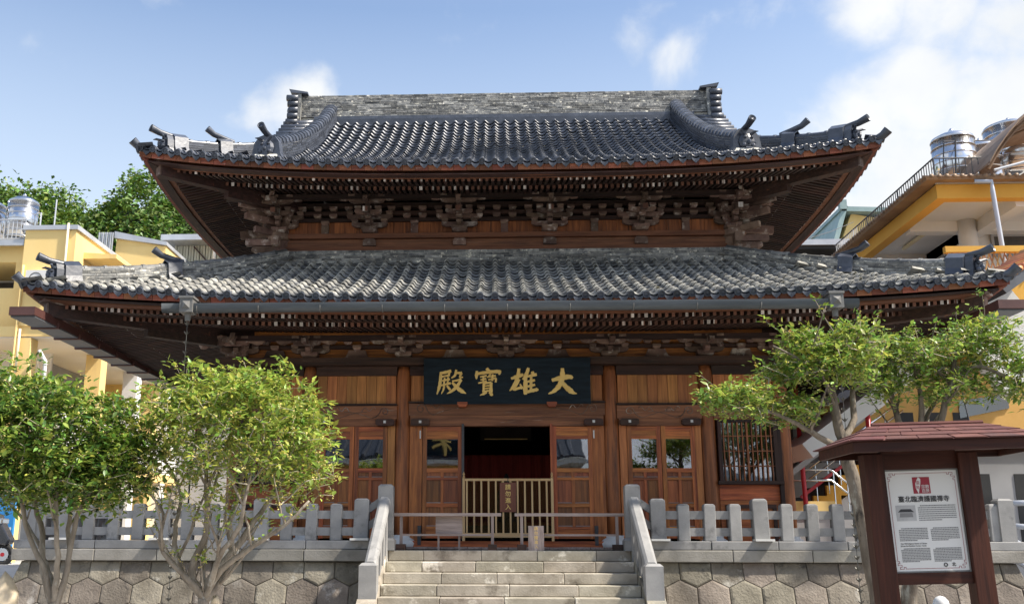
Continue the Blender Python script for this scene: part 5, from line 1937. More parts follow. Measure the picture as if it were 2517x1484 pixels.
        if blossom:
            mb = MB()
            for _ in range(blossom):
                ti = rn.choice(s.tips)
                q = s.par[ti] if rn.random() < .5 and s.par[ti] >= 0 else ti
                c = s.P[q] + Vector((rn.gauss(0, .02), rn.gauss(0, .02), rn.gauss(0, .02)))
                r = rn.uniform(.006, .013)
                mb.add([c + Vector((r, 0, 0)), c + Vector((-r, 0, 0)), c + Vector((0, r, 0)), c + Vector((0, -r, 0)), c + Vector((0, 0, r)), c + Vector((0, 0, -r))],
                       [(0, 2, 4), (2, 1, 4), (1, 3, 4), (3, 0, 4), (2, 0, 5), (1, 2, 5), (3, 1, 5), (0, 3, 5)])
            mb.build('blossoms', 'blossom', s.root, kind='stuff')


def pa(Y, *pts):
    """poly-line through picture directions at given distances (y offset optional third)"""
    return [at(p[0], p[1], Y + (p[2] if len(p) > 2 else 0)) for p in pts]


# --- airy round osmanthus, left of the stairs
tb = Tree('osmanthus_tree', at(500, 1900, 11), 'airy round osmanthus tree with bright yellow-green crown before the terrace wall', 21)
Yb = 11.0
base = pa(Yb, (490, 1860), (492, 1560), (500, 1470))
j0 = tb.trunk(base, .075, .06)
for pts, r0, r1 in (
        (pa(Yb, (500, 1470), (520, 1420), (575, 1350, .1), (640, 1260, .2), (700, 1170, .3)), .055, .016),
        (pa(Yb, (500, 1470), (545, 1400, -.1), (640, 1330, -.2), (700, 1290, -.3), (760, 1230, -.3)), .040, .012),
        (pa(Yb, (500, 1470), (470, 1400), (500, 1330), (510, 1260), (505, 1170, .1), (520, 1080, .1)), .048, .014),
        (pa(Yb, (500, 1470), (445, 1400, .15), (430, 1310, .2), (445, 1220, .3), (400, 1120, .3)), .038, .012),
        (pa(Yb, (500, 1470), (480, 1440, -.1), (420, 1380, -.2), (390, 1330, -.25), (400, 1260, -.3), (350, 1190, -.3)), .034, .010),
        (pa(Yb, (510, 1470), (570, 1380, .3), (560, 1300, .4), (590, 1200, .5), (600, 1100, .6)), .040, .012),
        (pa(Yb, (505, 1470), (540, 1370, -.3), (590, 1290, -.5), (610, 1190, -.6), (640, 1080, -.5)), .036, .010)):
    tb.trunk(pts, r0, r1, j0)
tb.fork(26, .35, .85, .020, .7)
tb.fork(22, .25, .5, .011, .6)
c = at(565, 1085, Yb)
tb.grow([((c.x, c.y, c.z - .02), (1.20, 1.10, .93), 780, .55), ((c.x + .35, c.y, c.z - .05), (.90, .9, .8), 170, .55), ((c.x - .4, c.y, c.z + .12), (.75, .8, .66), 130, .5), (at(740, 1180, Yb), (.42, .4, .40), 70, .4)], up=.12)
tb.wood(.0048, .39, 'bark', 'twig')
tb.leaves(17, .086, [('leaf_light', .70), ('leaf_mid', .975), ('leaf_rust', 1.1)], spread=.13, blossom=5200, thin=lambda q: min(1.35, max(.35, .62 + (q.z - c.z) * .75 + (q.x - c.x) * .12)))

# --- dense darker osmanthus at the left edge
ta = Tree('osmanthus_tree', at(130, 1900, 10.6), 'dense dark green osmanthus tree at the left edge with several bare stems', 22)
Ya = 10.6
j0 = ta.trunk(pa(Ya, (135, 1860), (130, 1560), (128, 1484)), .085, .07)
for pts, r0, r1 in (
        (pa(Ya, (128, 1484), (105, 1390), (70, 1320), (60, 1260), (35, 1180), (0, 1090)), .034, .014),
        (pa(Ya, (128, 1484), (105, 1400, .1), (105, 1310, .2), (88, 1240, .3), (80, 1130, .3), (60, 1000, .3)), .036, .014),
        (pa(Ya, (132, 1484), (140, 1390, -.1), (138, 1290, -.2), (140, 1200, -.2), (150, 1080, -.2)), .034, .013),
        (pa(Ya, (140, 1484), (165, 1400), (175, 1330), (200, 1240), (250, 1180), (300, 1100)), .036, .012),
        (pa(Ya, (140, 1484), (170, 1370, .2), (168, 1300, .3), (185, 1200, .4), (215, 1090, .5)), .034, .012),
        (pa(Ya, (128, 1484), (120, 1400, .5), (60, 1280, .9), (-60, 1150, 1.0)), .03, .010)):
    ta.trunk(pts, r0, r1, j0)
ta.fork(16, .3, .7, .018, .6, 1.6)
ca = at(150, 1095, Ya)
ta.grow([((ca.x - .1, ca.y, ca.z + .05), (.98, .95, .72), 620, .55), ((ca.x - .75, ca.y + .1, ca.z + .18), (.85, .85, .85), 330, .5), ((ca.x + .55, ca.y, ca.z - .28), (.52, .6, .50), 200, .5), ((ca.x - .2, ca.y, ca.z - .40), (.90, .8, .34), 200, .4)], up=.10)
ta.wood(.0036, .40)
ta.leaves(16, .088, [('leaf_dark', .34), ('leaf_mid', .70), ('leaf_light', 1.1)], spread=.14, blossom=3600)

# --- spreading trees behind the kiosk
tr = Tree('osmanthus_tree', at(2160, 1800, 12.4), 'spreading osmanthus tree with long left limb and bent mottled trunk behind the kiosk', 23)
Yr = 12.4
j = tr.trunk(pa(Yr, (2168, 1760), (2160, 1500), (2140, 1380), (2118, 1270), (2105, 1200), (2085, 1140), (2072, 1080)), .105, .078)
j2 = tr.trunk(pa(Yr, (2072, 1080), (2055, 1020), (2045, 960), (2050, 900)), .066, .030, j)
for pts, r0, r1, s0 in (
        (pa(Yr, (2078, 1108), (2035, 1085, -.1), (1990, 1060, -.2), (1940, 1030, -.3), (1860, 1000, -.4)), .045, .014, j),
        (pa(Yr, (2072, 1080), (2100, 1030, .1), (2095, 980, .2), (2110, 910, .3), (2130, 850, .3)), .048, .016, j),
        (pa(Yr, (2050, 970), (2010, 920, -.2), (1960, 880, -.3), (1900, 850, -.4)), .030, .010, j2),
        (pa(Yr, (2050, 900), (2020, 870, .1), (1985, 845, .1), (1960, 840, 0)), .026, .010, j2),
        (pa(Yr, (2050, 900), (2075, 850, 0), (2105, 810, 0)), .024, .010, j2)):
    tr.trunk(pts, r0, r1, tr.nearest(pts[0]))
tr.fork(16, .3, .7, .020, .35, 2.6)
tr.grow([(at(1990, 905, Yr), (.66, .75, .36), 230, .35), (at(1830, 985, Yr - .3), (.50, .6, .26), 150, .3), (at(1760, 975, Yr - .35), (.27, .35, .14), 40, .3), (at(2090, 880, Yr), (.42, .7, .48), 190, .35), (at(1950, 1010, Yr), (.46, .6, .24), 110, .3), (at(1985, 835, Yr), (.34, .45, .16), 60, .3)], up=.06)
tr.wood(.0045, .40, 'bark_dark')
tr.leaves(10, .086, [('leaf_light', .46), ('leaf_mid', .88), ('leaf_dark', .975), ('leaf_rust', 1.1)], spread=.13, blossom=2200)

t2 = Tree('osmanthus_tree', at(2240, 1800, 12.9), 'multi-stemmed osmanthus tree rising directly behind the kiosk roof at the right edge', 24)
Y2 = 12.9
j = t2.trunk(pa(Y2, (2235, 1760), (2235, 1500), (2240, 1350), (2245, 1220), (2250, 1120)), .10, .085)
for pts, r0, r1 in (
        (pa(Y2, (2250, 1120), (2210, 1040, .1), (2190, 960, .1), (2165, 900, .1), (2130, 830, .2)), .050, .016),
        (pa(Y2, (2250, 1120), (2265, 1040), (2260, 960), (2240, 880), (2235, 820)), .046, .014),
        (pa(Y2, (2250, 1120), (2310, 1040, -.1), (2335, 950, -.1), (2400, 900, -.2), (2480, 930, -.3), (2560, 980, -.3)), .052, .016),
        (pa(Y2, (2340, 945, -.1), (2350, 870, 0), (2390, 820, .1), (2430, 780, .1)), .034, .012),
        (pa(Y2, (2250, 1120), (2290, 1000, .4), (2370, 900, .6), (2440, 850, .7)), .036, .012)):
    t2.trunk(pts, r0, r1, t2.nearest(pts[0]))
t2.fork(16, .3, .7, .020, .35, 2.6)
t2.grow([(at(2260, 880, Y2), (.62, .75, .40), 240, .35), (at(2420, 850, Y2), (.55, .7, .44), 210, .35), (at(2530, 930, Y2 - .2), (.50, .7, .40), 180, .35), (at(2350, 960, Y2), (.50, .7, .26), 120, .3), (at(2180, 950, Y2), (.30, .5, .26), 60, .3)], up=.06)
t2.wood(.0045, .40, 'bark_dark')
t2.leaves(10, .086, [('leaf_light', .40), ('leaf_mid', .85), ('leaf_dark', .975), ('leaf_rust', 1.1)], spread=.13, blossom=2200)

# ================================================================== wooded hill on the left
hs = MB()
lv, lf = [], []
rn = random.Random(31)
blobs = [((-31, 56, 8), (11, 9, 14.3)), ((-23.5, 55, 8), (7, 8, 12.0)), ((-19.5, 54, 8), (5.6, 7, 13.3)), ((-15.5, 54, 7), (6, 8, 10.6)), ((-22, 50, 6), (9, 5, 9.4)), ((-11, 57, 6), (8, 8, 9)), ((-40, 60, 6), (12, 9, 14)), ((-18.6, 53, 11), (2.6, 3.4, 8.6)), ((-27, 54, 9), (4, 5, 11.2)), ((-33.5, 55, 9), (4, 5, 12.6)), ((-16.0, 52, 9), (2.8, 3.5, 7.4)), ((-24.6, 53, 9), (4.2, 4, 10.6)), ((-21.6, 53, 9), (3.2, 4, 10.4))]
for c, r in blobs:
    ball(hs, c, (r[0] * .965, r[1] * .965, r[2] * .965), 20)
    n = int(130 * (r[0] * r[2]))
    for _ in range(n):
        d = Vector((rn.gauss(0, 1), -abs(rn.gauss(0, 1)), rn.gauss(0, .8) + .35)).normalized()
        k = 1 + rn.gauss(0, .03) + .05 * math.sin(d.x * 9 + c[0]) * math.cos(d.z * 8 + c[2]) + .03 * math.sin(d.x * 23) * math.sin(d.z * 19 + 1)
        p = Vector(c) + Vector((d.x * r[0], d.y * r[1], d.z * r[2])) * k
        if p.z < 6: continue
        for _ in range(3):
            o = p + Vector((rn.gauss(0, .22), rn.gauss(0, .22), rn.gauss(0, .22)))
            a = (d * .6 + Vector((rn.gauss(0, .6), rn.gauss(0, .6), rn.gauss(0, .5) - .2))).normalized()
            nn = (d * .6 + Vector((0, -.2, .7)) + Vector((rn.gauss(0, .4), rn.gauss(0, .4), rn.gauss(0, .4)))).normalized()
            sd_ = a.cross(nn)
            if sd_.length < .05: continue
            sd_.normalize()
            l, w = rn.uniform(.18, .42), rn.uniform(.07, .13)
            b = len(lv)
            lv += [tuple(o), tuple(o + a * l * .5 + sd_ * w), tuple(o + a * l - nn * l * .25), tuple(o + a * l * .5 - sd_ * w)]
            lf.append((b, b + 1, b + 2, b + 3))
hill = thing('vine_covered_hill', (-22, 54, 0), 'steep hillside smothered in bright green creepers behind the yellow building', 'hill')
hill['kind'] = 'stuff'
del hill['category']
hs.build('hill_slope', 'hill_soil', hill, smooth=True, kind='stuff')
mb = MB(); mb.v, mb.f = lv, lf
mb.build('creeper_leaves', 'hill_leaf', hill, kind='stuff')

# ================================================================== yellow building on the left
def opening(part, face, a0, a1, z0, z1, c, depth=.5, m='void_shade', frame=None, name='window'):
    """flat plate on a wall, its dark colour standing for the shade of a recess: face 'f' = plane y=c looking at the viewer, 's' = plane x=c looking right (+x) or left (-x with depth<0)"""
    t = .06
    mb = MB()
    if face == 'f':
        mb.box(a0, a1, c - .006, c + .02, z0, z1)
    else:
        s_ = 1 if depth > 0 else -1
        mb.box(min(c + .006 * s_, c - .02 * s_), max(c + .006 * s_, c - .02 * s_), a0, a1, z0, z1)
    w = mb.build(name, m, part)
    if frame:
        f_ = MB()
        for (u0, u1, v0, v1) in ((a0 - t, a1 + t, z1, z1 + t), (a0 - t, a1 + t, z0 - t, z0), (a0 - t, a0, z0, z1), (a1, a1 + t, z0, z1)):
            if face == 'f': f_.box(u0, u1, c - .05, c + .01, v0, v1)
            else:
                s_ = 1 if depth > 0 else -1
                f_.box(min(c + .05 * s_, c - .01 * s_), max(c + .05 * s_, c - .01 * s_), u0, u1, v0, v1)
        f_.build('window_frame', frame, w)
    return w


def walls_with_loggia(part, m, x0, x1, y0, y1, zs, cols, front=True):
    pass


yb = thing('yellow_building', (-15, 30, 0), 'yellow rendered apartment building with open galleries left of the hall', 'building')
YF, XS = 26.0, -11.83
# tower block in front: solid top storey, open galleries below
B('wall', 'yellow_wall', yb, -13.27, XS, YF, 33.0, 8.95, 10.02)
wm = MB()
wm.box(-13.27, XS, YF, YF + .3, 7.30, 8.949)
wm.box(XS - .3, XS, YF + .301, 33.0, 7.30, 8.949)
wm.box(-13.0, XS - .31, YF + 2.0, 33.0, 7.30, 8.949)
wm.build('wall', 'yellow_wall', yb)
cp = MB()
cp.box(-13.33, XS + .06, YF - .06, 33.05, 10.022, 10.15)
cp.build('parapet_coping', 'coping_metal', yb)
# lower body to the left, set slightly back
B('wall', 'yellow_wall', yb, -22, -13.275, YF + .35, 34, 8.45 + .75, 9.72)
lw = MB()
for (x0, x1, z0, z1) in ((-22, -13.275, 7.35, 8.45), (-13.62, -13.275, 8.451, 9.199), (-17.4, -16.9, 8.451, 9.199)):
    lw.box(x0, x1, YF + .35, YF + .60, z0, z1)
lw.build('wall', 'yellow_wall', yb)
B('gallery_back', 'white_wall', yb, -22, -13.28, YF + 2.4, YF + 2.5, 0.5, 9.1)
B('gallery_floor', 'white_wall', yb, -22, -13.28, YF + .61, YF + 2.39, 8.3, 8.44)
for z in (7.30, 4.25):
    sl = MB()
    sl.box(-22, XS, YF + .02, YF + .30, z - .50, z - .002) if z < 7 else None
    if sl.v: sl.build('gallery_parapet', 'yellow_wall', yb)
# ground and first floor: columns, beams, recessed walls
B('gallery_slab', 'yellow_wall', yb, -22, XS, YF + .05, 40, 7.02, 7.298)
B('gallery_ceiling', 'white_wall', yb, -22, XS - .02, YF + .10, 40, 6.99, 7.018)
for x in (-13.05, -15.4, -17.9, -20.4):
    B('gallery_column', 'yellow_wall', yb, x - .22, x + .22, YF + .06, YF + .50, 0.5, 6.98)
for y in (YF + 2.6, YF + 5.6, YF + 8.6, YF + 11.6):
    B('gallery_column', 'yellow_wall' if y < YF + 5 else 'white_wall', yb, XS - .50, XS - .04, y, y + .45, 0.5, 6.98)
B('gallery_parapet', 'white_wall', yb, XS - .30, XS - .08, YF + .51, 39, 3.9, 5.0)
B('gallery_slab', 'yellow_wall', yb, -22, XS - .03, YF + .08, 40, 3.6, 3.898)
B('gallery_back', 'grey_wall', yb, -21.5, -14.2, YF + 2.6, YF + 2.8, 0.4, 6.98)
B('gallery_back', 'grey_wall', yb, -14.2, -14.0, YF + 2.81, 39.5, 0.4, 6.98)
for y in (28.9, 31.6, 34.6):
    opening(yb, 's', y, y + 1.6, 5.2, 6.5, -13.99, 1, 'void_shade', 'white_wall')
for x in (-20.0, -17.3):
    opening(yb, 'f', x, x + 1.5, 5.1, 6.5, YF + 2.59, 1, 'void_shade', 'white_wall')
for x in (-16.8, -19.5):
    opening(yb, 'f', x, x + 2.2, 8.5, 9.15, YF + 2.38, 1, 'shade_grille', 'white_wall')
# canopy slab sticking out of the side face
cs = MB()
cs.hexa([(XS + .002, YF + .6, 9.36), (XS + .95, YF + .6, 9.36), (XS + .95, 31.5, 9.36), (XS + .002, 31.5, 9.36), (XS + .002, YF + .6, 9.54), (XS + .95, YF + .6, 9.48), (XS + .95, 31.5, 9.48), (XS + .002, 31.5, 9.54)])
cs.build('canopy_slab', 'yellow_wall', yb)
for (x, y, z0, z1, m) in ((-12.05, YF - .05, 7.3, 10.2, 'cream_paint'), (-13.36, YF + .28, 3.0, 9.3, 'orange_wall'), (-13.20, YF - .05, .6, 9.0, 'yellow_wall'), (-13.1, YF - .06, 6.0, 7.2, 'cream_paint')):
    MB().tube([(x, y, z0), (x, y, z1)], .035, 8).build('drain_pipe', m, yb, smooth=True)
MB().tube([(-12.3, YF - .07, 4.2), (-12.3, YF - .07, 6.3), (-12.5, YF - .07, 6.6)], .05, 8).build('drain_pipe', 'white_wall', yb, smooth=True)
# roof deck with railing, at the left
B('roof_deck', 'tin_sheet', yb, -22, -13.28, YF + .10, 34, 9.722, 9.80)
B('deck_edge', 'coping_metal', yb, -22, -13.30, YF + .02, YF + .11, 9.60, 9.76)
rl = thing('roof_railing', (-15, YF + .3, 9.8), 'steel roof railing in front of the water tanks on the yellow building', 'railing')
for k in range(40):
    x = -13.42 - k * .12
    MB().tube([(x, YF + .25, 9.80), (x, YF + .25, 10.42)], .012, 5).build('baluster', 'coping_metal', rl)
MB().tube([(-13.40, YF + .25, 10.42), (-18.2, YF + .25, 10.42)], .022, 6).build('handrail', 'coping_metal', rl)
MB().tube([(-13.40, YF + .25, 9.86), (-18.2, YF + .25, 9.86)], .016, 6).build('bottom_rail', 'coping_metal', rl)


def tank(loc, r, h, label, dome=True, ladder=False):
    t = thing('water_tank', loc, label, 'water tank', 'steel water tanks')
    x, y, z = loc
    m = MB()
    prof = [(r, 0.35)]
    n = 6
    for k in range(n):
        z0, z1 = .35 + (h - .35) * k / n, .35 + (h - .35) * (k + 1) / n
        prof += [(r, z0 + .03), (r, z1 - .03), (r * 1.018, z1 - .015), (r * 1.018, z1)]
    m.lathe([(r, .35), (r, h)], loc, 40)
    m.build('tank_shell', 'steel', t, smooth=True)
    for k in range(n + 1):
        zz = z + .35 + (h - .35) * k / n
        MB().tube([(x + r * math.cos(2 * math.pi * q / 32), y + r * math.sin(2 * math.pi * q / 32), zz) for q in range(33)], .016, 6, cap=False).build('tank_rib', 'steel', t, smooth=True)
    MB().lathe([(r * 1.0, h + .001), (r * .97, h + .06), (r * .6, h + .16), (r * .18, h + .21)], loc, 32).build('tank_lid', 'steel', t, smooth=True)
    MB().lathe([(.05, h + .21), (.06, h + .27), (.02, h + .33)], loc, 10).build('lid_knob', 'steel', t, smooth=True)
    for k in range(4):
        a = math.pi / 4 + k * math.pi / 2
        MB().tube([(x + r * .85 * math.cos(a), y + r * .85 * math.sin(a), z), (x + r * .85 * math.cos(a), y + r * .85 * math.sin(a), z + .36)], .03, 6).build('tank_leg', 'coping_metal', t)
    return t


ty = YF + 1.2
tank((-14.02, ty, 9.80), .43, 1.42, 'domed steel water tank on the yellow building beside the parapet')
tank((-15.05, ty + .1, 9.80), .43, 1.36, 'steel water tank at the left edge behind the roof railing')
pp = thing('tank_pipework', (-13.4, ty, 9.8), 'thin vent pipes standing beside the left water tanks', 'pipes')
for x, h in ((-13.47, 1.15), (-13.05, 1.55)):
    MB().tube([(x, ty, 9.8 if x < -13.3 else 10.15), (x, ty, 9.8 + h)], .022, 6).build('vent_pipe', 'coping_metal', pp)
MB().tube([(-13.47, ty, 10.93), (-13.62, ty, 10.93)], .018, 6).build('cross_pipe', 'coping_metal', pp)

# air conditioners and cables on the yellow building
for (x, y, z, f_) in ((-16.2, YF + .33, 7.75, 'f'), (-18.6, YF + .33, 7.75, 'f'), (-12.62, YF - .02, 8.30, 'f')):
    ac = thing('air_conditioner', (x, y - .15, z), 'white air conditioner box on the yellow building, %s' % {-16.2: 'first left of the corner block', -18.6: 'farthest left', -12.62: 'on the corner block below the parapet'}[x], 'air conditioner', 'air conditioners')
    B('ac_case', 'white_wall', ac, x - .36, x + .36, y - .30, y, z, z + .48)
    MB().tube([(x - .08 + .17 * math.cos(2 * math.pi * k / 16), y - .302, z + .24 + .17 * math.sin(2 * math.pi * k / 16)) for k in range(17)], .012, 5).build('fan_ring', 'iron', ac)
    B('ac_bracket', 'iron', ac, x - .30, x + .30, y - .28, y, z - .04, z - .002)
# second yellow block and the sheet-metal shed behind it
y2 = thing('rear_yellow_building', (-13, 36, 0), 'yellow block with pale metal parapet further behind on the left', 'building')
B('wall', 'yellow_wall', y2, -14.0, -12.15, 34.2, 40, 0.4, 12.05)
cpm = MB().hexa([(-14.05, 34.1, 12.35), (-12.1, 34.1, 12.05), (-12.1, 40, 12.05), (-14.05, 40, 12.35), (-14.05, 34.1, 12.60), (-12.1, 34.1, 12.18), (-12.1, 40, 12.18), (-14.05, 40, 12.60)])
cpm.build('parapet_coping', 'coping_metal', y2)
MB().prism([(-14.0, 12.04), (-12.15, 12.04), (-14.0, 12.36)], 34.22, 34.4).build('wall', 'yellow_wall', y2)
tin = MB()
for k in range(8):
    tin.box(-14.55 + k * .07, -14.55 + k * .07 + .04, 33.9 + (.02 if k % 2 else 0), 33.95, 11.5, 12.5)
tin.build('tin_flashing', 'coping_metal', y2)
sd2 = thing('roof_shed', (-11.5, 37, 12.1), 'cream corrugated rooftop shed with flat metal roof on posts', 'shed')
shx0, shx1, shy = -12.9, -7.6, 36.5
B('shed_base', 'grey_wall', sd2, -12.9, -7.0, 36.2, 42, .4, 12.0)
B('shed_roof', 'tin_sheet', sd2, shx0 - .15, shx1, shy - .3, shy + 5, 12.92, 13.10)
B('shed_fascia', 'coping_metal', sd2, shx0 - .17, shx1, shy - .34, shy - .305, 12.90, 13.12)
for x in (shx0, shx0 + 1.9, shx0 + 3.8):
    MB().tube([(x, shy - .15, 12.16), (x, shy - .15, 12.90)], .06, 8).build('shed_post', 'white_wall', sd2, smooth=True)
for k in range(46):
    x = shx0 + .12 + k * .112
    B('corrugated_sheet', 'tin_cream', sd2, x, x + .085, shy + .5 + (k % 2) * .03, shy + .58 + (k % 2) * .03, 12.0, 12.91)
for x0, x1 in ((shx0 + .9, shx0 + 1.7), (shx0 + 2.4, shx0 + 3.1)):
    MB().bar((x0, shy + .42, 12.85), (x1, shy + .42, 12.0), .05, .05).build('brace', 'beam_wood_x', sd2)

# ================================================================== building on the right
rb2 = thing('right_building', (13, 25, 0), 'white and orange building with wide soffit and roof railing right of the hall', 'building')
RX, RYF, RYB = 9.25, 20.5, 29.5
fb = MB()
fb.box(RX, 22, RYF, RYF + .25, 8.73, 9.04)
fb.build('front_fascia', 'orange_wall', rb2)
B('side_fascia', 'orange_wall', rb2, RX, RX + .25, RYF + .252, RYB, 8.73, 9.04)
B('soffit', 'white_wall', rb2, RX + .252, 22, RYF + .252, RYB, 8.90, 9.03)
for y in (22.6, 25.3, 28.0):
    B('soffit_beam', 'white_wall', rb2, RX + .252, 22, y, y + .30, 8.66, 8.898)
B('soffit_beam', 'white_wall', rb2, 11.0, 11.3, RYF + .252, RYB, 8.62, 8.899)
rs = MB()
rs.hexa([(RX - .30, RYF - .25, 9.06), (22, RYF - .25, 9.06), (22, RYB, 9.06), (RX - .30, RYB, 9.06), (RX - .34, RYF - .29, 9.12), (22, RYF - .29, 9.12), (22, RYB, 9.12), (RX - .34, RYB, 9.12)])
rs.build('sheet_roof', 'tin_rust', rb2)
rib = MB()
for k in range(58):
    y = RYF - .2 + k * .16
    rib.tube([(RX - .36, y, 9.13), (RX + 1.2, y, 9.135)], .045, 6)
for k in range(34):
    x = RX - .2 + k * .16
    rib.tube([(x, RYF - .31, 9.13), (x, RYF + .8, 9.135)], .045, 6)
rib.build('roof_ribs', 'tin_rust', rb2, smooth=True, kind='stuff')
B('gutter', 'coping_metal', rb2, RX - .02, RX + 2.1, RYF - .06, RYF - .004, 9.045, 9.115)
B('upper_wall', 'white_wall', rb2, 11.0, 22, 23.0, 29.5, 5.6, 8.89)
B('upper_wall', 'white_wall', rb2, 10.999, 22, 22.96, 23.0, 7.35, 7.95)
for k in range(4):
    y = 23.6 + k * 1.5
    opening(rb2, 's', y, y + 1.4, 7.95, 8.52, 11.0, -1, 'shade_grille', 'grey_wall')
for k in range(4):
    x = 11.55 + k * .95
    w = opening(rb2, 'f', x, x + .85, 8.20, 8.62, 22.955, 1, 'shade_grille', 'grey_wall')
    for q in range(3):
        B('window_bar', 'iron', w, x, x + .85, 22.94, 22.948, 8.27 + q * .12, 8.285 + q * .12)
for x0 in (11.2, 12.2, 13.2):
    opening(rb2, 'f', x0, x0 + .9, 6.9, 7.70, 22.955, 1, 'void_shade', 'cream_paint')
MB().lathe([(.20, 0), (.20, 7.95)], (10.80, 22.6, 0), 20).build('red_column', 'red_paint', rb2, smooth=True)
MB().lathe([(.205, 7.952), (.205, 8.9)], (10.80, 22.6, 0), 20).build('column_top', 'white_wall', rb2, smooth=True)
B('gallery_slab', 'white_wall', rb2, 9.6, 22, 21.6, 29.5, 5.3, 5.6)
B('gallery_parapet', 'orange_wall', rb2, 8.6, 10.9, 19.0, 19.12, 7.10, 7.22)
lat = MB()
for k in range(22):
    lat.bar((8.65 + k * .1, 19.06, 6.75), (8.75 + k * .1, 19.06, 7.09), .02, .02)
    lat.bar((8.75 + k * .1, 19.07, 6.75), (8.65 + k * .1, 19.07, 7.09), .02, .02)
lat.build('lattice', 'orange_tile', rb2, kind='stuff')
B('lattice_wall', 'orange_wall', rb2, 8.6, 10.9, 19.13, 21.6, 5.3, 6.75)
pz = [at(2425, 446, 20.25), at(2437, 446, 20.2), at(2440, 470, 20.2), at(2470, 645, 20.2)]
MB().tube([pz[0] + Vector((-.25, 0, 0)), pz[1], pz[2], pz[3], pz[3] + Vector((.1, 0, -2))], .05, 8).build('drain_pipe', 'pipe_paint', rb2, smooth=True)
MB().tube([(9.1, 29.0, 7.6), (9.1, 29.0, 8.5), (9.2, 29.0, 8.75), (9.35, 29.0, 8.8)], .06, 8).build('drain_pipe', 'pipe_paint', rb2, smooth=True)
B('tube_light', 'cream_paint', rb2, 10.1, 10.18, 23.2, 24.6, 8.80, 8.86)
rr = thing('roof_railing', (9.3, 22, 9.13), 'dark steel railing along the roof edge of the right building', 'railing')
for k in range(52):
    y = RYF + .1 + k * .125
    MB().tube([(RX + .05, y, 9.15), (RX + .05, y, 9.68)], .011 if k % 8 else .02, 5).build('baluster', 'iron' if k < 38 else 'white_wall', rr)
for k in range(8):
    x = RX + .05 + k * .135
    MB().tube([(x, RYF + .1, 9.15), (x, RYF + .1, 9.68)], .011, 5).build('baluster', 'iron', rr)
MB().tube([(RX + .05, RYF + 6.6, 9.68), (RX + .05, RYF + .1, 9.68), (RX + 1.05, RYF + .1, 9.68)], .018, 6).build('handrail', 'iron', rr)
tank((10.52, 22.2, 9.20), .47, 1.52, 'ribbed steel water tank behind the roof railing on the right building')
tank((12.15, 24.2, 9.30), .48, 2.0, 'steel water tank half hidden behind the upper tank, second from the roof railing', 'r')
tank((13.15, 24.6, 10.4), .62, 1.62, 'largest steel water tank at the right edge above the arched shed')
B('tank_stand', 'concrete', rb2, 11.6, 13.9, 23.9, 25.3, 9.13, 9.29)
B('tank_stand', 'concrete', rb2, 12.7, 13.8, 24.2, 25.2, 9.291, 10.39)
pp2 = thing('tank_pipework', (10.0, 21.6, 9.2), 'dark water pipes rising in front of the right water tank', 'pipes')
MB().tube([at(2318, 440, 21.5), at(2320, 348, 21.5), at(2440, 345, 22.5)], .015, 6).build('water_pipe', 'iron', pp2)
MB().tube([at(2350, 440, 21.4), at(2348, 338, 21.4)], .018, 6).build('water_pipe', 'iron', pp2)
# arched sheet roof at the right edge
ar = thing('arched_shed', (12.0, 20.5, 9.1), 'arched rusty sheet shed roof with green trusses at the right edge', 'shed')
ab = MB()
prof = []
for k in range(13):
    a = R(150 - 5 * k)
    prof.append((13.9 + 4.4 * math.cos(a), 7.05 + 4.4 * math.sin(a)))
for (p, q) in zip(prof, prof[1:]):
    ab.hexa([(p[0], 19.8, p[1]), (q[0], 19.8, q[1]), (q[0], 24, q[1]), (p[0], 24, p[1]), (p[0], 19.8, p[1] + .04), (q[0], 19.8, q[1] + .04), (q[0], 24, q[1] + .04), (p[0], 24, p[1] + .04)])
ab.build('arched_sheet', 'tin_rust', ar)
for y in (20.0, 21.2, 22.4):
    MB().tube([(p[0] + .05, y, p[1] - .06) for p in prof], .03, 6).build('arch_rib', 'tin_rust', ar)
for (a, b) in (((10.3, 20.1, 9.2), (14, 20.1, 10.2)), ((11.2, 20.1, 9.2), (12.6, 20.1, 10.9)), ((12.2, 20.1, 9.25), (14, 20.1, 11.2))):
    MB().tube([a, b], .03, 6).build('truss_bar', 'pipe_paint' if b[2] < 10.5 else 'teal_roof', ar)

# small teal-roofed house and flat roof further back
th = thing('teal_roof_house', (16, 41, 0), 'small yellow gabled house with teal sheet roof far behind on the right', 'house')
MB().prism([(14.2, 0), (18.5, 0), (18.5, 14.2), (14.6, 14.95), (14.2, 14.0)], 40, 46).build('wall', 'yellow_wall', th)
MB().hexa([(14.0, 39.6, 14.95), (19.5, 39.6, 14.75), (19.5, 47, 14.75), (14.0, 47, 14.95), (14.05, 39.6, 15.15), (19.5, 39.6, 14.95), (19.5, 47, 14.95), (14.05, 47, 15.15)]).build('roof', 'teal_roof', th)
MB().hexa([(13.55, 39.6, 13.4), (13.75, 39.6, 13.4), (13.75, 47, 13.4), (13.55, 47, 13.4), (14.15, 39.6, 15.16), (14.35, 39.6, 15.16), (14.35, 47, 15.16), (14.15, 47, 15.16)]).build('roof', 'teal_roof', th)
MB().box(14.0, 14.28, 39.5, 39.75, 15.0, 15.4).build('ridge_end', 'teal_roof', th)
fl = thing('flat_roof_annex', (9.5, 31, 0), 'dark flat-roofed annex between the hall and right building', 'building')
B('roof_slab', 'coping_metal', fl, 5.0, 11.1, 30, 36, 10.60, 10.78)
B('wall', 'grey_wall', fl, 5.2, 10.9, 31.2, 36, 0, 10.595)
B('canopy_shade', 'void_shade', fl, 5.1, 11.0, 30.1, 31.15, 10.50, 10.595)  # dark sheet painting the shade below the roof slab
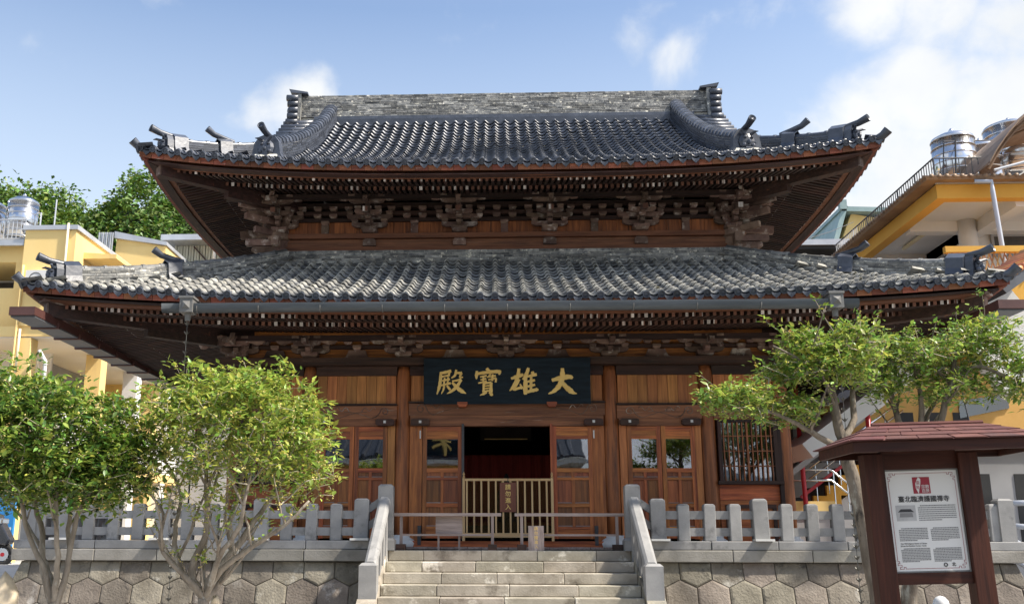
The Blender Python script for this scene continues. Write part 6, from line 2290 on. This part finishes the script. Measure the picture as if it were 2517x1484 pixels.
for x in (6.5, 8.2, 9.8):
    opening(fl, 'f', x, x + 1.2, 9.0, 10.2, 31.19, 1, 'void_shade', 'iron')

# ---------------- lower right: steps, red poles, white beam, orange wall
os_ = thing('orange_stairs', (6.6, 20, 0), 'outdoor stairs with orange and white painted sides beside the hall', 'stairs')
nst = 9
for k in range(nst):
    x0 = 5.75 + k * .27
    z1 = 2.30 + k * .20
    sd3 = 'orange_wall' if k % 2 == 0 else 'orange_wall'
    B('stair_step', 'kiosk_wood_x', os_, x0, x0 + .30, 20.3, 21.5, z1 - .20, z1)
    B('stair_side', 'orange_wall', os_, x0 + .02, x0 + .29, 20.2, 20.298, z1 - .40, z1 - .01)
MB().prism([(5.6, 0.2), (8.4, .2), (8.4, 3.70), (5.9, 1.9)], 20.31, 21.4).build('stair_wall', 'white_wall', os_)
B('stair_plinth', 'yellow_wall', os_, 5.45, 6.25, 19.6, 20.19, 2.05, 2.36)
B('stair_plinth', 'grey_wall', os_, 5.46, 7.6, 19.62, 20.19, 0.2, 2.048)
sr = thing('steel_stair_railing', (6.4, 19.5, 2.4), 'shiny steel handrails of the orange stairs beside the hall corner', 'railing')
for off in (0, -.20):
    MB().tube([(4.9, 19.7, 2.96 + off), (6.25, 19.7, 2.96 + off), (6.5, 19.7, 2.75 + off), (7.4, 19.7, 2.1 + off)], .022, 8).build('handrail', 'steel', sr, smooth=True)
MB().tube([(5.8, 20.1, 2.9), (7.9, 20.1, 4.35)], .022, 8).build('handrail', 'steel', sr, smooth=True)
MB().tube([(5.8, 20.1, 2.7), (7.9, 20.1, 4.15)], .022, 8).build('handrail', 'steel', sr, smooth=True)
for k in range(9):
    x = 5.85 + k * .24
    MB().tube([(x, 20.1, 2.2 + k * .165), (x, 20.1, 2.93 + k * .165)], .010, 5).build('baluster', 'steel', sr)
for k in range(5):
    x = 6.3 + k * .25
    MB().tube([(x, 19.7, 1.6), (x, 19.7, 2.90 - k * .17)], .014, 5).build('baluster', 'steel', sr)
MB().bar((5.75, 20.05, 2.45), (7.7, 20.05, 3.85), .04, .06).build('red_stringer', 'red_paint', sr)
rp_ = thing('red_pole', (5.64, 19.5, 0), 'slim red pole standing beside the right corner of the hall', 'pole')
MB().tube([(5.70, 19.5, 0), (5.64, 19.5, 4.6)], .045, 10).build('pole_shaft', 'red_paint', rp_, smooth=True)
MB().lathe([(.09, 0), (.09, .06), (.06, .1)], (5.70, 19.5, 0), 10).build('pole_foot', 'red_paint', rp_)
wb = thing('white_canopy', (7, 18.5, 3), 'white sloping canopy edge rising behind the right tree', 'canopy')
a, b = at(1950, 1118, 19.0), at(2195, 930, 19.0)
MB().bar(a, b, 1.8, .30).build('canopy_edge', 'white_wall', wb)
MB().bar(a + Vector((0, 1.2, -.35)), b + Vector((0, 1.2, -.35)), 1.6, .10).build('canopy_soffit', 'grey_wall', wb)
for p in (a.lerp(b, .8),):
    MB().tube([(p.x, p.y + .4, 0.05), (p.x, p.y + .4, p.z - .1)], .05, 8).build('canopy_post', 'red_paint', wb, smooth=True)
gb = thing('grey_annex', (10, 24, 0), 'grey walled annex with dark doorways and orange upper storey at the right edge', 'building')
B('wall', 'white_wall', gb, 5.6, 9.2, 23.6, 23.8, 0, 3.4)
B('wall', 'grey_wall', gb, 5.6, 9.2, 23.61, 23.8, 3.402, 5.6)
for k in range(6):
    B('wall_bar', 'iron', gb, 5.8 + k * .3, 5.82 + k * .3, 23.56, 23.6, 3.4, 5.2)
B('wall', 'grey_wall', gb, 9.21, 20, 21.5, 21.7, 0, 4.3)
for x in (9.35, 10.6, 11.9):
    opening(gb, 'f', x, x + .75, 1.2, 3.0, 21.49, 1, 'void_shade', None, 'doorway')
B('cable_tray', 'iron', gb, 9.3, 14, 21.42, 21.48, 3.55, 3.60)
ow = MB()
a, b = at(2170, 1010, 20.6), at(2620, 930, 20.6)
MB().prism([(a.x - 1.2, 3.6), (b.x + 3, 3.6), (b.x + 3, 5.45), (b.x, 5.40), (a.x - .1, 4.55), (a.x - 1.2, 4.30)], 20.6, 20.8).build('orange_parapet', 'ochre_wall', gb)
for px in (2210, 2285, 2345):
    q = at(px, 1040, 20.58)
    opening(gb, 'f', q.x, q.x + .30, q.z - .10, q.z + .22, 20.59, 1, 'void_shade', None)
q = at(2360, 1015, 20.55)
MB().prism([(q.x, q.z - .1), (q.x + 1.0, q.z + .10), (q.x + 1.0, q.z + .40), (q.x, q.z + .25)], 20.57, 20.60).build('glass_strip', 'window_glass', gb)
MB().tube([at(2275, 990, 20.5), at(2283, 1100, 20.5)], .05, 8).build('drain_pipe', 'cream_paint', gb, smooth=True)
B('upper_floor', 'cream_paint', gb, 8.3, 20, 22.4, 22.6, 4.4, 5.3)
fl2 = thing('flood_light', at(2385, 1075, 16.2), 'dark box floodlight hanging above the kiosk roof against the orange wall', 'light')
q = at(2385, 1052, 16.2)
MB().box(q.x - .10, q.x + .10, 16.1, 16.3, q.z - .10, q.z + .08).build('lamp_body', 'gutter_grey', fl2, bevel=.01)
MB().box(q.x - .08, q.x + .08, 16.08, 16.098, q.z - .08, q.z + .06).build('lamp_lens', 'scooter_black', fl2)
MB().tube([(q.x, 16.2, q.z + .08), (q.x, 16.6, 5.0)], .012, 6).build('lamp_stem', 'iron', fl2)
# orange tiled eave at the right edge
ot = thing('orange_tile_eave', (8.6, 15.2, 5.5), 'edge of an orange tiled eave jutting in at the right', 'roof')
a, b = at(2455, 690, 15.4), at(2600, 588, 15.4)
MB().bar(a + Vector((0, .5, -.16)), b + Vector((0, .5, -.16)), 1.2, .16).build('eave_fascia', 'gutter_grey', ot)
d = (b - a)
for k in range(12):
    p = a + d * ((k + .5) / 12)
    MB().tube([p + Vector((0, -.12, -.03)), p + Vector((0, 1.0, .10))], .052, 8).build('eave_tile', 'orange_tile', ot, smooth=True)
MB().bar(a + Vector((.1, 1.3, -1.0)), b + Vector((.1, 1.3, -1.0)), .3, 1.6).build('eave_wall', 'white_wall', ot)
MB().tube([(9.3, 15.9, 0), (9.3, 15.9, 5.4)], .10, 8).build('eave_post', 'white_wall', ot)
wire = thing('overhead_wire', at(1975, 590, 30), 'thin black cable sagging between annex and teal-roofed house', 'cable')
MB().tube([at(1990, 585, 31), at(2040, 570, 33), at(2098, 546, 38)], .012, 5).build('cable_strand', 'iron', wire)

# pipe railing at the right edge beyond the terrace
pr_ = thing('pipe_railing', (8.3, 16.5, 0), 'pale blue pipe railing of a ramp at the right edge beside the terrace', 'railing')
for p, q in (((2482, 1236), (2600, 1234)), ((2492, 1292), (2600, 1300)), ((2495, 1330), (2600, 1388)), ((2500, 1378), (2600, 1440))):
    MB().tube([at(*p, 16.6), at(*q, 16.6)], .045, 8).build('railing_pipe', 'pipe_paint', pr_, smooth=True)
for px in (2540, 2600):
    q = at(px, 1234, 16.6)
    MB().tube([q, (q.x, q.y, 0)], .045, 8).build('railing_pipe', 'pipe_paint', pr_, smooth=True)

# ================================================================== left edge: raised road, blue truck body, scooter
MB().prism([(13, -.2), (60, -.2), (60, 1.08), (22.5, 1.05), (14.5, .03)], -30, -8.3, 'x').build('side_road', 'concrete', kind='structure')
bt = thing('blue_hoarding', (-13.2, 25.2, 1.0), 'bright blue painted panel at the left edge behind the scooter', 'hoarding')
q0, q1 = at(-90, 1240, 25.2), at(20, 1382, 25.2)
B('panel_sheet', 'blue_paint', bt, q0.x, q1.x + .02, 25.2, 25.3, q1.z, q0.z + .25)
B('panel_print', 'board_white', bt, q0.x, q1.x - .02, 25.185, 25.198, q0.z - .62, q0.z - .55)
B('panel_foot', 'iron', bt, q0.x, q1.x + .03, 25.18, 25.32, q1.z - .35, q1.z)
sc = thing('parked_scooter', at(-10, 1382, 24.4), 'black scooter nose and front wheel at the left edge', 'scooter')
w = at(8, 1362, 24.4)
MB().tube([(w.x + .21 * math.cos(2 * math.pi * k / 20), 24.4, w.z + .21 * math.sin(2 * math.pi * k / 20)) for k in range(21)], .06, 8).build('tyre', 'rubber', sc, smooth=True)
MB().tube([(w.x, 24.35, w.z), (w.x, 24.45, w.z)], .15, 14).build('rim', 'steel', sc)
MB().tube([(w.x, 24.34, w.z), (w.x, 24.345, w.z)], .05, 10).build('brake_hub', 'red_paint', sc)
MB().prism([(w.x - .55, w.z + .25), (w.x + .12, w.z + .22), (w.x + .20, w.z + .34), (w.x + .02, w.z + .62), (w.x - .16, w.z + .95), (w.x - .30, w.z + 1.0), (w.x - .42, w.z + .5)], 24.24, 24.56).build('front_fairing', 'scooter_black', sc, bevel=.04)
MB().prism([(w.x - 1.5, w.z + .1), (w.x - .45, w.z + .0), (w.x - .35, w.z + .2), (w.x - .7, w.z + .6), (w.x - 1.6, w.z + .65)], 24.26, 24.54).build('scooter_body', 'scooter_black', sc, bevel=.04)
MB().tube([(w.x - .05, 24.4, w.z + .1), (w.x - .28, 24.4, w.z + .95)], .04, 8).build('fork', 'steel', sc)
MB().box(w.x - .12, w.x - .02, 24.22, 24.58, w.z + .72, w.z + .86).build('headlight', 'steel', sc, bevel=.03)

# ---------------- rocks and little stone figures at the foot of the picture
def rock(p, r, label):
    mb = MB()
    ball(mb, (0, 0, 0), r, 12)
    rn_ = random.Random(int(p.x * 100))
    vs = []
    for v in mb.v:
        k = 1 + .13 * math.sin(v[0] * 31 + p.x) * math.cos(v[2] * 17) + rn_.uniform(-.04, .04)
        vs.append((v[0] * k + p.x, v[1] * k + p.y, v[2] * k + p.z))
    mb.v = vs
    mb.build('garden_rock', 'rock', label=label, cat='rock', group='garden rocks', smooth=True)


q = at(533, 1500, 11.3); rock(q + Vector((0, 0, -.30)), (.11, .11, .46), 'upright tan rock at the foot of the airy round tree')
q = at(8, 1450, 10.4); rock(q + Vector((0, 0, -.25)), (.16, .16, .40), 'tan boulder in the bottom left corner')
for px, nm in ((2313, 'between the kiosk posts'), (2408, 'peeking beside the right kiosk post')):
    q = at(px, 1484, 9.6)
    f_ = thing('monk_statue', (q.x, q.y, .05), 'small pale round-headed stone monk figure ' + nm, 'statue', 'small monk statues')
    MB().lathe([(.13, .05), (.15, .3), (.14, .6), (.11, q.z - .12), (.05, q.z - .07)], (q.x, q.y, 0), 14).build('robe', 'white_stone', f_, smooth=True)
    mb = MB(); ball(mb, (q.x, q.y, q.z - .01), (.072, .075, .085), 14)
    for s_ in (-1, 1): ball(mb, (q.x + s_ * .072, q.y, q.z - .02), (.012, .02, .028), 6)
    ball(mb, (q.x, q.y - .074, q.z - .02), (.010, .012, .016), 6)
    mb.build('head', 'white_stone', f_, smooth=True)

# red banner seen through the left tree
rd = thing('red_banner', at(488, 1100, 22.5), 'small red hanging banner glimpsed through the airy round tree', 'banner')
a, b = at(482, 1020, 22.5), at(494, 1095, 22.5)
B('banner_cloth', 'red_paint', rd, a.x, b.x, 22.5, 22.52, b.z, a.z)
MB().tube([(a.x - .05, 22.51, a.z), (b.x + .05, 22.51, a.z)], .02, 6).build('banner_rod', 'iron', rd)
MB().tube([(a.x - .05, 22.51, a.z), (a.x - .05, 22.51, 1.0)], .02, 6).build('banner_pole', 'iron', rd)

# ---------------- the far side of the court, behind the viewer (seen in the window panes)
og = thing('opposite_gatehouse', (0, -16, 0), 'gatehouse across the court, mirrored in the door panes', 'building')
B('wall', 'ochre_wall', og, -12, 3, -18, -15, 0, 5.3)
B('eave_soffit', 'white_wall', og, -13, 4, -18, -13.8, 5.3, 5.55)
MB().hexa([(-13, -13.7, 5.56), (4, -13.7, 5.56), (4, -19, 8.4), (-13, -19, 8.4), (-13, -13.7, 5.70), (4, -13.7, 5.70), (4, -19, 8.6), (-13, -19, 8.6)]).build('roof', 'roof_tile_dark', og)
for k in range(28):
    x = -12.8 + k * .6
    MB().tube([(x, -13.7, 5.72), (x, -18.9, 8.58)], .09, 6).build('roof_rib', 'roof_tile_dark', og)
B('sign_board', 'lacquer_black', og, -4.6, -1.4, -13.75, -13.70, 5.75, 6.75)
lettering('sign_character', '不', .80, og, Matrix.Translation((-2.9, -13.69, 6.25)) @ Matrix.Rotation(math.pi, 4, 'Z') @ FACE, 'gold_leaf', extrude=.01, bevel=.02)
o2 = thing('opposite_hall', (9, -16, 0), 'blue-grey roofed side hall across the court, mirrored in the right panes', 'building')
B('wall', 'white_wall', o2, 3.5, 16, -20, -16, 0, 5.0)
MB().hexa([(3.3, -15.0, 5.4), (16, -15.0, 4.4), (16, -21, 6.4), (3.3, -21, 7.6), (3.3, -15.0, 5.65), (16, -15.0, 4.65), (16, -21, 6.6), (3.3, -21, 7.8)]).build('roof', 'pipe_paint', o2)
for k in range(3):
    q = (4.5 + k * 2.4, -10, 0)
    ball_ = MB()
    bt_ = Tree('garden_shrub', q, ['round clipped shrub mirrored in the right panes', 'middle clipped shrub of the mirrored row', 'farthest clipped shrub of the mirrored row'][k], 60 + k, 'shrub', 'shrubs across the court')
    bt_.trunk([q, (q[0], q[1], 1.5), (q[0], q[1], 3.0)], .06, .03)
    bt_.grow([((q[0], q[1], 3.4), (1.1, 1.0, 1.0), 120, .5)], step=.3)
    bt_.wood(.006, .4)
    bt_.leaves(8, .22, [('leaf_dark', .6), ('leaf_mid', 1.1)], spread=.4)
